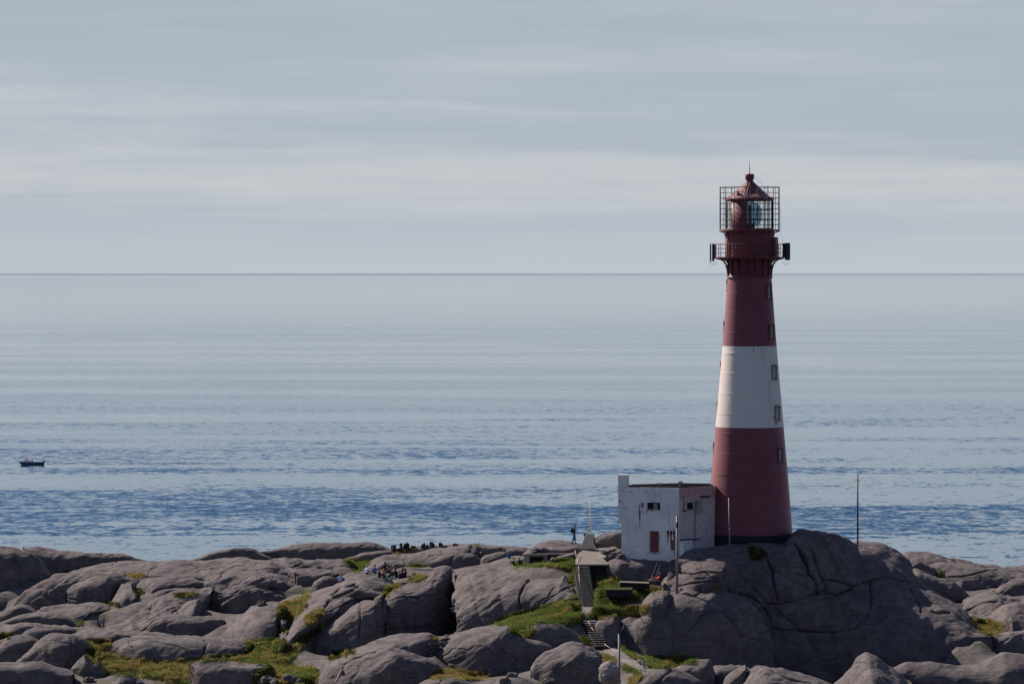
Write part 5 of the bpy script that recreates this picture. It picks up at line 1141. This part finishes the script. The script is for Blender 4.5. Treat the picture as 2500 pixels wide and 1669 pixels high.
# low wall, block in the grass, sunbed
w0_ = P(*zc(1200, 612, 366.4)); w1x = P(*zc(1475, 622, 366.2)); t = thing('low_wall', 'long low concrete wall with a sunlit top behind the sunbed', 'wall', tuple(w0_)); d_ = w1x - w0_
b = MB(); b.add([tuple(v) for v in (V3(0, -.3, 0), d_ + V3(0, -.3, 0), d_ + V3(0, .9, .03), V3(0, .9, .03), V3(0, -.3, -.05), d_ + V3(0, -.3, -.05), d_ + V3(0, .9, -.05), V3(0, .9, -.05))], [(0, 1, 2, 3), (0, 4, 5, 1), (1, 5, 6, 2), (2, 6, 7, 3), (3, 7, 4, 0)]); b.build('coping', M['concrete'], t)
b = MB(); b.add([tuple(v) for v in (V3(0, -.25, -.055), d_ + V3(0, -.25, -.055), d_ + V3(0, .8, -.055), V3(0, .8, -.055), V3(0, -.25, -.6), d_ + V3(0, -.25, -.6), d_ + V3(0, .8, -.6), V3(0, .8, -.6))], [(0, 1, 2, 3), (0, 4, 5, 1), (1, 5, 6, 2), (2, 6, 7, 3), (3, 7, 4, 0)]); b.build('wall', M['dkconc'], t)  # shade below the coping put into the near-black wall colour
bl = P(*zc(1075, 755, 363.6)); t = thing('concrete_tank', 'low dark rectangular concrete block with a pale end, half buried in the grass', 'concrete block', tuple(bl)); W2 = (1300 - 1075) * .2609 * 363.6 / F; H2 = 66 * .2609 * 363.6 / F
b = MB(); b.add([(0, 0, 0), (W2, .2, 0), (W2 + .2, 1.6, 0), (.1, 1.5, 0), (0, 0, H2), (W2, .2, H2 * .98), (W2 + .2, 1.6, H2), (.1, 1.5, H2)], [(0, 1, 5, 4), (1, 2, 6, 5), (2, 3, 7, 6), (3, 0, 4, 7), (4, 5, 6, 7)]); b.build('block', M['dkconc'], t)  # shaded front of the block put into its near-black colour
b = MB(); b.add([(-.05, -.04, H2), (W2 + .05, .16, H2 * .985), (W2 + .3, 1.7, H2 + .02), (0, 1.6, H2 + .03), (-.05, -.04, H2 + .06), (W2 + .05, .16, H2 + .04), (W2 + .3, 1.7, H2 + .12), (0, 1.6, H2 + .14)], [(0, 3, 2, 1), (4, 5, 6, 7), (0, 1, 5, 4), (1, 2, 6, 5), (2, 3, 7, 6), (3, 0, 4, 7)]); b.build('turf_cover', M['grass_c'], t)
sb = P(*zc(1530, 648, 365.2)); t = thing('sunbed', 'low dark wooden sunbed at the foot of the rock below the white building', 'sunbed', tuple(sb)); SL = 125 * .2609 * 365.2 / F
b = MB(); b.box((0, 0, .42), (SL, .75, .08)); b.build('bed', M['dark_wood'], t, .01)
b = MB(); b.box((SL * .42, 0, .62), (.08, .75, .5), Matrix.Rotation(R(-35), 3, 'Y')); b.build('headrest', M['dark_wood'], t, .01)
for x in (-.42, .42):
    for y in (-.3, .3): b = MB(); b.box((SL * x, y, .2), (.08, .08, .42)); b.build('leg', M['dark_wood'], t)
for k, (x0, x1, lab) in enumerate(((1562, 1487, 'thin pale cable slanting from the white building to the head of the low wall'), (1600, 1522, 'thin pale cable slanting from the white building to the sunbed'))):
    a = P(*zc(x0, 385, 369.0)); b_ = P(*zc(x1, 600, 366.0)); m_ = MB(); m_.path([V3(0, 0, 0), (a - b_) * .5 - V3(0, 0, .06), a - b_], .012, 4); o = m_.build('cable', M['zinc']); o.location = b_; tag(o, lab, 'cable')
# sunlit ridges on the shaded rock, put in as pale solid strips
for pts, lab in (([(1395, 940, 355.6), (1412, 975, 355.4), (1425, 1020, 355.2), (1430, 1060, 355.0), (1395, 1110, 354.9), (1362, 1150, 354.8)], 'pale strip standing for a sunlit ridge, like a branch hanging down the shaded rock face'), ([(1235, 975, 356.2), (1245, 1000, 356.0), (1222, 1065, 355.8)], 'short pale strip standing for a sunlit ridge, like a branch at the corner of the shaded rock, left of the forked one')):
    w_ = [P(*zc(*p)) for p in pts]; o0 = w_[0].copy(); t = thing('lit_ridge_strip', lab, 'highlight', tuple(o0)); b = MB(); b.path([v - o0 for v in w_], .045, 5)
    b.build('ridge_strip', M['oldconc'], t)
    if len(pts) > 4:
        for a, e in (((1412, 985, 355.2), (1490, 1000, 355.0)), ((1425, 1020, 355.2), (1352, 1068, 355)), ((1430, 1055, 355), (1450, 1105, 354.8)), ((1440, 1060, 355), (1462, 1070, 354.8))):
            b = MB(); b.tube(P(*zc(*a)) - o0, P(*zc(*e)) - o0, .035, .012, 5); b.build('spur_strip', M['oldconc'], t)
# marker stick
m_h = hit(313, 1576) or P(313, 1576, 370); t = thing('marker_stick', 'tiny stick with an orange top on the long boulder at left', 'marker', tuple(m_h)); b = MB(); b.tube((.1, 0, -.05), (-.02, 0, .42), .02, .02, 5); b.build('stick', M['dark_wood'], t); b = MB(); b.ball((-.03, 0, .46), .08); b.build('top', simple('orange_paint', (.55, .16, .05)), t)
# ---------------------------------------------------------------- people on the rocks
def at(px, py, fb=380):
    v = hit(px, py); return v if v is not None else P(px, py, fb)
BLK = (.018, .016, .022); NAVY = (.03, .045, .085); JEAN = (.06, .10, .17); BR = (.035, .022, .018); BLOND = (.30, .21, .12)
LEFT, RIGHT = R(-90), R(90)
v = P(1402, 1327, 380.6)
w_ = person('walk', v, RIGHT - .15, 'person in black jacket and dark jeans walking on the ridge beside the flagpole', BLK, NAVY, (.06, .03, .025), scale=1.02)
v.z = max(v.z, ground_at(v.x, v.y)); w_.location = v
q = world_of(w_, (0, .20, 1.02)); b = backpack(q, w_.rotation_euler.z, 'black backpack on the walking person by the flagpole', BLK, 1.15)
q = world_of(w_, (-.30, -.02, .34)); t = thing('carrier_bag', 'blue bag hanging from the hand of the walking person', 'bag', q, w_.rotation_euler.z); m_ = MB()
m_.add([(-.06, -.18, 0), (.06, -.18, 0), (.06, .22, 0), (-.06, .22, 0), (-.04, -.10, .40), (.04, -.10, .40), (.04, .10, .40), (-.04, .10, .40)], [(0, 3, 2, 1), (4, 5, 6, 7), (0, 1, 5, 4), (1, 2, 6, 5), (2, 3, 7, 6), (3, 0, 4, 7)]); m_.build('bag', cmat((.02, .10, .26)), t, .03)
m_ = MB(); m_.path([V3(0, -.06, .40), V3(0, -.02, .50), V3(0, .06, .40)], .012, 5); m_.build('handle', cmat((.02, .10, .26)), t)
v = P(1431, 1331, 381.8); w_ = person('lean', v, RIGHT, 'person in turquoise top leaning forward behind the flagpole block', (.02, .26, .33), BLK, (.22, .09, .05), arm=SKIN, hat=(.55, .36, .30), scale=1.02)
q = world_of(w_, (0, .20, .92)); backpack(q, w_.rotation_euler.z, 'dark backpack on the person in turquoise', NAVY, 1.0, R(28))
v = P(1243, 1377, 384.2); person('chair', v, R(35), 'person in blue jacket sitting at the picnic table', (.02, .09, .22), BLK, (.10, .05, .035), arm=(.02, .09, .22), scale=1.0)
v = at(1315, 1345); person('lie', v + V3(0, 0, .02), R(-72), 'person lying on the sunlit rock on a blue towel', (.30, .10, .16), BLK, BR, scale=.9)
n_ = hit(1315, 1345, True); t = tag(MB.build((lambda m: (m.box((0, 0, 0), (.8, 1.9, .04)), m)[1])(MB()), 'towel', cmat((.02, .13, .42))), 'bright blue towel under the person lying on the sunlit rock', 'towel')
t.location = v + V3(0, 0, .04); t.rotation_euler = ((n_[1] if n_ else V3(0, 0, 1)).to_track_quat('Z', 'Y')).to_euler(); t.rotation_euler.z += R(-72)
s_ = sb + V3(.10, -.02, .46); person('recline', s_, R(-90), 'sunbather in a red top reclining on the dark sunbed with one knee raised', (.55, .06, .06), (.45, .22, .17), BR, arm=(.45, .22, .17), shin=(.45, .22, .17), shoe=(.45, .22, .17), skin=(.45, .22, .17), hat=(.22, .20, .26), scale=.92)
GR = 'people sitting in a group on the rocks'
def seated(px, py, pose, rz, label, top, leg, hair, sc=1.0, **k):
    v = at(px, py, 385); return person(pose, v + V3(0, 0, -.03), rz, label, top, leg, hair, scale=sc, group=GR, **k)
seated(895.5, 1401, 'hug', R(160), 'person in a white shirt sitting alone at the left of the group, back turned', (.72, .74, .82), NAVY, BLOND)
seated(916, 1400, 'hug', R(200), 'person in a blue shirt sitting between the white-shirted one and the group', (.10, .20, .36), BLK, BR)
seated(926, 1409, 'sit', R(60), 'person in black with bare face at the left end of the group', BLK, BLK, (.12, .06, .04), .95)
seated(941, 1402, 'kneel', R(-150), 'tall dark-haired person in a black top kneeling at the back of the group', BLK, BLK, BR)
seated(937, 1410, 'sit', R(20), 'fair-haired person in a dusky pink top with teal trousers in front of the group', (.42, .17, .15), (.03, .30, .38), BLOND, .95, longhair=True)
seated(946.5, 1405, 'sit', R(-20), 'person in black squeezed behind the one in teal trousers', BLK, BLK, (.10, .06, .04), 1.0)
seated(953, 1401, 'hug', R(30), 'person in a brown shirt with legs drawn up at the back of the group', (.22, .11, .09), NAVY, BR)
seated(960.5, 1402, 'sit', R(-60), 'long-haired blond person in a tan top in the middle of the group', (.50, .33, .24), BLK, (.40, .28, .18), 1.05, longhair=True)
seated(966, 1409, 'hug', R(185), 'broad person in a black jacket with back turned at the front of the group', BLK, BLK, BR, 1.05)
seated(957, 1413, 'lean_back', R(25), 'person in light blue jeans stretched out in front of the black jacket', BLK, (.16, .30, .42), BR, .9)
seated(982, 1408, 'kneel', R(60), 'tall person in a grey-brown shirt kneeling at the right of the group', (.24, .16, .15), BLK, BR, 1.0)
seated(990, 1407, 'sit', R(-70), 'person in dark clothes at the right end of the group', (.03, .03, .05), BLK, BR, .95)
seated(976, 1411, 'sit', R(100), 'person in black with bare forearms low at the right of the group', BLK, BLK, (.10, .06, .04), .9, arm=SKIN)
seated(820, 1424, 'hug', R(170), 'person in black at the far left, back turned, beside the pale blue shirt', BLK, BLK, BR, 1.0)
seated(831, 1421, 'hug', R(195), 'person in a pale blue shirt at the far left, back turned', (.45, .56, .78), NAVY, BLOND, 1.0, skin=SKIN)
v = at(1008, 1405); backpack(v, R(40), 'black backpack lying on the rock right of the group', BLK, .95, R(50))
v = at(949, 1407); t = tag(MB.build((lambda m: (m.ball((0, 0, .12), .13), m.tube((0, 0, .2), (0, 0, .3), .05, .03, 8), m)[2])(MB()), 'drink_bottle', cmat((.62, .50, .05))), 'small yellow bottle among the seated group', 'bottle'); t.location = v + V3(0, -.5, .1)
# ---------------------------------------------------------------- open boat
bt_ = P(78.5, 1136, 939.5); bt_.z = 0; bt = thing('rowing_boat', 'small dark blue open motor boat on the sea at far left', 'boat', bt_, R(4)); Lb = 5.7; nS = 22; nT = 9; m_ = MB()
def hull(off, dz0):
    vs = []
    for i in range(nS + 1):
        u = i / nS; x = -Lb / 2 + Lb * u; beam = .92 * min(1, (math.sin(min(u, .62) / .62 * math.pi / 2)) ** .75) * (1 - .12 * max(0, u - .62)) - off; beam = max(.03, beam)
        shear = .66 + .22 * (1 - u) ** 2.2 + .10 * u ** 3; keel = -.18 + .62 * max(0, 1 - u / .10) ** 1.5
        for j in range(nT):
            s = j / (nT - 1) * 2 - 1; y = beam * math.sin(s * math.pi / 2) * (1.0); f = abs(s); z = keel + dz0 + (shear - keel - dz0) * f ** 2.4
            vs.append((x - .30 * (1 - u) ** 3 * (z + .2), y, z))
    return vs, [(i * nT + j, (i + 1) * nT + j, (i + 1) * nT + j + 1, i * nT + j + 1) for i in range(nS) for j in range(nT - 1)]
vs, fs2 = hull(0, 0); m_.add(vs, fs2, 0, True); m_.add(vs[-nT:], [tuple(range(nT))], 0); hm = simple('navy_hull', (.07, .12, .20), .4, var=.2, scale=1.5); m_.build('hull', hm, bt)
m_ = MB(); vi, fi = hull(.06, .09); m_.add(vi, fi, 0, True); m_.build('hull_lining', simple('grey_lining', (.10, .12, .15)), bt)
m_ = MB(); 
for sgn in (0, nT - 1): m_.path([Vector(vs[i * nT + sgn]) + V3(0, 0, .01) for i in range(nS + 1)], .035, 6)
m_.path([Vector(vs[nS * nT]), Vector(vs[nS * nT + nT - 1])], .035, 6); m_.build('gunwale', simple('pale_gunwale', (.16, .20, .28)), bt)
for x in (-1.3, .1, 1.4): m_ = MB(); m_.box((x, 0, .46), (.28, 1.55, .04)); m_.build('thwart', M['wood'], bt)
m_ = MB(); m_.box((Lb / 2 + .10, 0, .95), (.34, .26, .42), Matrix.Rotation(R(-18), 3, 'Y')); m_.tube((Lb / 2 + .08, 0, .8), (Lb / 2 + .02, 0, -.3), .07, .06, 8); m_.tube((Lb / 2 - .05, 0, .86), (Lb / 2 - .55, .05, .92), .025, .02, 6); m_.build('outboard_motor', M['iron'], bt, .03)
def inboat(x, y, z): return Matrix.Translation(bt_) @ Matrix.Rotation(R(4), 4, 'Z') @ Vector((x, y, z))
person('chair', inboat(-1.45, .22, .52), R(-80), 'person in a red jacket sitting in the front of the boat', (.65, .02, .04), BLK, BR, scale=1.0, hat=(.65, .03, .05))
person('chair', inboat(-1.05, -.30, .48), R(95), 'person in a dark jacket sitting beside the red one in the boat', (.02, .03, .05), BLK, BR, scale=.90)
person('hug', inboat(.1, 0, .66), R(-90), 'person in a pink and red life vest crouching in the middle of the boat', (.62, .10, .16), BLK, (.5, .28, .25), scale=.85, arm=(.65, .35, .35))
# ---------------------------------------------------------------- loose stones
_ri = [100]
def stone(loc, sx, sy, sz, mat='rock', name='boulder', jag=0.0, label=None, group=None, cat='rock', par=None, res=2, rough=.75):
    _ri[0] += 1; rs = _ri[0]; bm = bmesh.new(); bmesh.ops.create_icosphere(bm, subdivisions=3 + (res > 2), radius=1)
    V = np.array([v.co[:] for v in bm.verts]); V = np.sign(V) * np.abs(V) ** (.95 if jag < .3 else .6); n = fbm(V * 1.1 + rs * 7.7, 3); V = V * (1 + rough * n + jag * np.round(perlin(V * 2.3 + rs) * 3) / 6)[:, None]
    V = V * np.array([sx, sy, sz]); V[:, 2] += sz * .55
    for v, c in zip(bm.verts, V): v.co = c
    me = bpy.data.meshes.new(name); bm.to_mesh(me); bm.free(); me.polygons.foreach_set('use_smooth', [not jag] * len(me.polygons)); me.materials.append(M[mat])
    o = link(name, me); o.location = loc; o.rotation_euler = (0, 0, rs * 1.3); return tag(o, label, cat, group)
# black jagged rocks on the skyline: (px centre, base py, half width px, height px, label)
for cx, by, hw, hh, lab in ((961.5, 1341, 6.5, 12.5, 'squarish black rock at the left end of the skyline row'), (975, 1340.5, 7, 5.5, 'low black rock lying between the two leftmost of the skyline row'), (979.5, 1337, 4.5, 14.5, 'narrow upright black rock touching the largest one'), (991, 1336.5, 8, 15, 'largest black rock, flat topped, in the skyline row'),
    (1009, 1336, 6.5, 7.5, 'small black rock just right of the largest one'), (1034, 1333.5, 5.5, 10.5, 'blocky black rock in the middle of the skyline row'), (1043.2, 1333, 3, 6, 'tiny rounded black rock between two taller ones'), (1055, 1332, 6, 12, 'pointed leaning black rock on the skyline'), (1076, 1330.5, 5, 8, 'small black rock near the right end of the skyline row'), (1083, 1331.5, 11, 3, 'flat thin black ledge at the right end of the skyline row'), (1111, 1327, 6, 3, 'faint low black rock alone at the far right of the skyline row')):
    v = at(cx, by + 2.5, 415); k = v.y / F; stone(v - V3(0, 0, .12), hw * k * 1.02, hw * k * .8, (hh + 3) * k * .60, 'black_rock', 'black_rock', .5, lab, 'black rocks in a row on the skyline')
# pale block by the bottom pole
v = P(*zc(1098, 1475, 333.2)); stone(v - V3(0, 0, .5), 1.08, .8, .98, 'pale_rock', 'boulder', 0, 'pale pitted boulder beside the pole at the bottom of the photo', cat='boulder', res=3, rough=.4)
v = P(*zc(1395, 1345, 343)); 
for i, (x, y, r) in enumerate(((1375, 1345, .16), (1395, 1350, .2), (1412, 1362, .17), (1428, 1385, .2), (1400, 1375, .17), (1385, 1362, .15), (1435, 1400, .16))):
    stone(P(*zc(x, y + 8, 342 - i * .2)), r, r * .8, r * .7, 'pale_rock', 'stone', .1, 'small pale stone of the little cairn at the end of the gravel path', 'stones of the little cairn')
for i, (x, y, r) in enumerate(((1495, 935, .42), (1540, 925, .5), (1580, 900, .32), (1610, 880, .3), (1650, 850, .28), (1640, 875, .36), (1620, 915, .4), (1500, 990, .4), (1450, 990, .28), (1540, 1000, .32), (1515, 1015, .25), (1570, 1010, .22), (1590, 950, .3), (1480, 960, .25), (1560, 965, .3), (1470, 1000, .2))):
    px, py = ZB((x, y))[0]; v = at(px, py, 352); stone(v - V3(0, 0, .08), r * 1.15, r * .8, r * .6, 'rock', 'stone', .12, 'grey stone in the rubble gap between two big boulders', 'stones in the rubble gap')
for i, (px, py, r) in enumerate(ZB_ for ZB_ in [(*ZB((360, 1225))[0], .75), (*ZB((420, 1232))[0], .55), (*ZB((160, 1225))[0], .6), (*ZB((235, 1236))[0], .5), (*ZC((10, 1490))[0], .7), (*ZC((70, 1470))[0], .55), (*ZC((195, 1500))[0], .5), (*ZC((120, 1545))[0], .45), (*ZC((520, 1555))[0], .5), (*ZA((725, 1215))[0], .5), (*ZB((1370, 1170))[0] , .4), (*ZA((2150, 590))[0], .5), (*ZC((830, 370))[0], .35), (*ZC((590, 415))[0], .4), (*ZC((470, 425))[0], .35), (*ZB((1935, 190))[0], .5)]):
    v = at(px, py, 340); stone(v - V3(0, 0, .1), r, r * .8, r * .7, 'rock', 'boulder', .08, ['grey boulder at the bottom edge, right of the grass strip', 'smaller grey boulder touching the grass at the bottom edge', 'grey stone at the bottom edge left of the green grass', 'low stone at the bottom edge under the green grass', 'jagged grey stone at the bottom edge left of the round boulder', 'broken grey stone leaning on its neighbour at the bottom edge', 'upright little stone on the bottom edge rocks', 'flat stone lying on the bottom edge rocks', 'stone under the shaded round boulder at the bottom', 'small pale stone in the dark hollow at bottom left', 'stone in the dry grass below the rubble', 'knob of stone on top of the smooth slab at left', 'loose stone at the head of the upper steps', 'loose stone before the right opening of the shelter', 'loose stone before the left opening of the shelter', 'pale stone at the left foot of the low dome by the table'][i], None, 'boulder')
# grey blocks of stone at the building's left foot
for (x, y, r, Y), lb in zip(((1190, 385, .62, 371.9), (1130, 398, .42, 372.3), (1210, 395, .45, 371.0)), ('largest grey block of stone against the left foot of the white building', 'small grey block of stone at the right edge of the terrace', 'grey block of stone between the white building and the dark rock under it')):
    stone(P(*zc(x, y + 12, Y)), r, r * .7, r * .8, 'rock', 'stone_block', .3, lb, 'stone blocks at the foot of the white building', 'stone block')
# ---------------------------------------------------------------- grass tufts on every grassy patch
TUFT = {'a': [], 'b': [], 'c': []}
rg = np.random.default_rng(11)
def scatter():
    allp = []
    for poly, kind, dens in GRASS:
        p = np.array(poly); lo, hi = p.min(0), p.max(0); area = (hi - lo).prod(); n = int(area * .62 * dens)
        q = lo + rg.random((n, 2)) * (hi - lo); q = q[inpoly(q + 3.0 * rg.normal(size=q.shape), poly)]
        for x, y in q:
            v = hit(x, y)
            if v is not None: allp.append((v, kind))
    return allp
PTS = scatter(); print('tufts', len(PTS))
clump = fbm(np.array([tuple(v) for v, k in PTS]) * .8, 2)
quads = {'a': [], 'b': [], 'c': []}
for (v, kind), c in zip(PTS, clump):
    kk = kind
    if kind == 'a' and c > .28: kk = 'b'
    if kind == 'b' and c < -.2: kk = 'a'
    if kind == 'c' and c > .22: kk = 'b'
    if kind == 'c' and c < -.25: kk = 'a'
    hgt = {'a': .17, 'b': .21, 'c': .16}[kk] * (1 + 1.5 * max(0, c)) * rg.uniform(.6, 1.4)
    for j in range(7):
        a = rg.uniform(0, 2 * math.pi); r = rg.uniform(0, .16); bx = v.x + r * math.cos(a); by = v.y + r * math.sin(a); b2 = rg.uniform(0, math.pi); w2 = rg.uniform(.018, .04); lx, ly = rg.normal(0, .07, 2) + (.03, 0)
        dx, dy = math.cos(b2) * w2, math.sin(b2) * w2; z0 = v.z - .05; h2 = hgt * rg.uniform(.6, 1.25)
        quads[kk].append(((bx - dx, by - dy, z0), (bx + dx, by + dy, z0), (bx + lx, by + ly, z0 + .05 + h2)))
for kk, nm, mt in (('a', 'grass', 'grass_a'), ('b', 'dry_grass', 'grass_b'), ('c', 'heath', 'grass_c')):
    if not quads[kk]: continue
    V = np.array(quads[kk], np.float32).reshape(-1, 3); n = len(V) // 3; me = bpy.data.meshes.new(nm); me.vertices.add(len(V)); me.vertices.foreach_set('co', V.ravel()); me.loops.add(3 * n); me.loops.foreach_set('vertex_index', np.arange(3 * n, dtype=np.int32)); me.polygons.add(n); me.polygons.foreach_set('loop_start', np.arange(0, 3 * n, 3, dtype=np.int32)); me.update(calc_edges=True); me.materials.append(M[mt])
    tag(link(nm, me), {'a': 'short bright green grass growing between the rocks and steps', 'b': 'dry straw-coloured grass in patches among the rocks', 'c': 'dark brownish heath growing in the hollows at bottom left'}[kk], 'grass', kind='stuff')
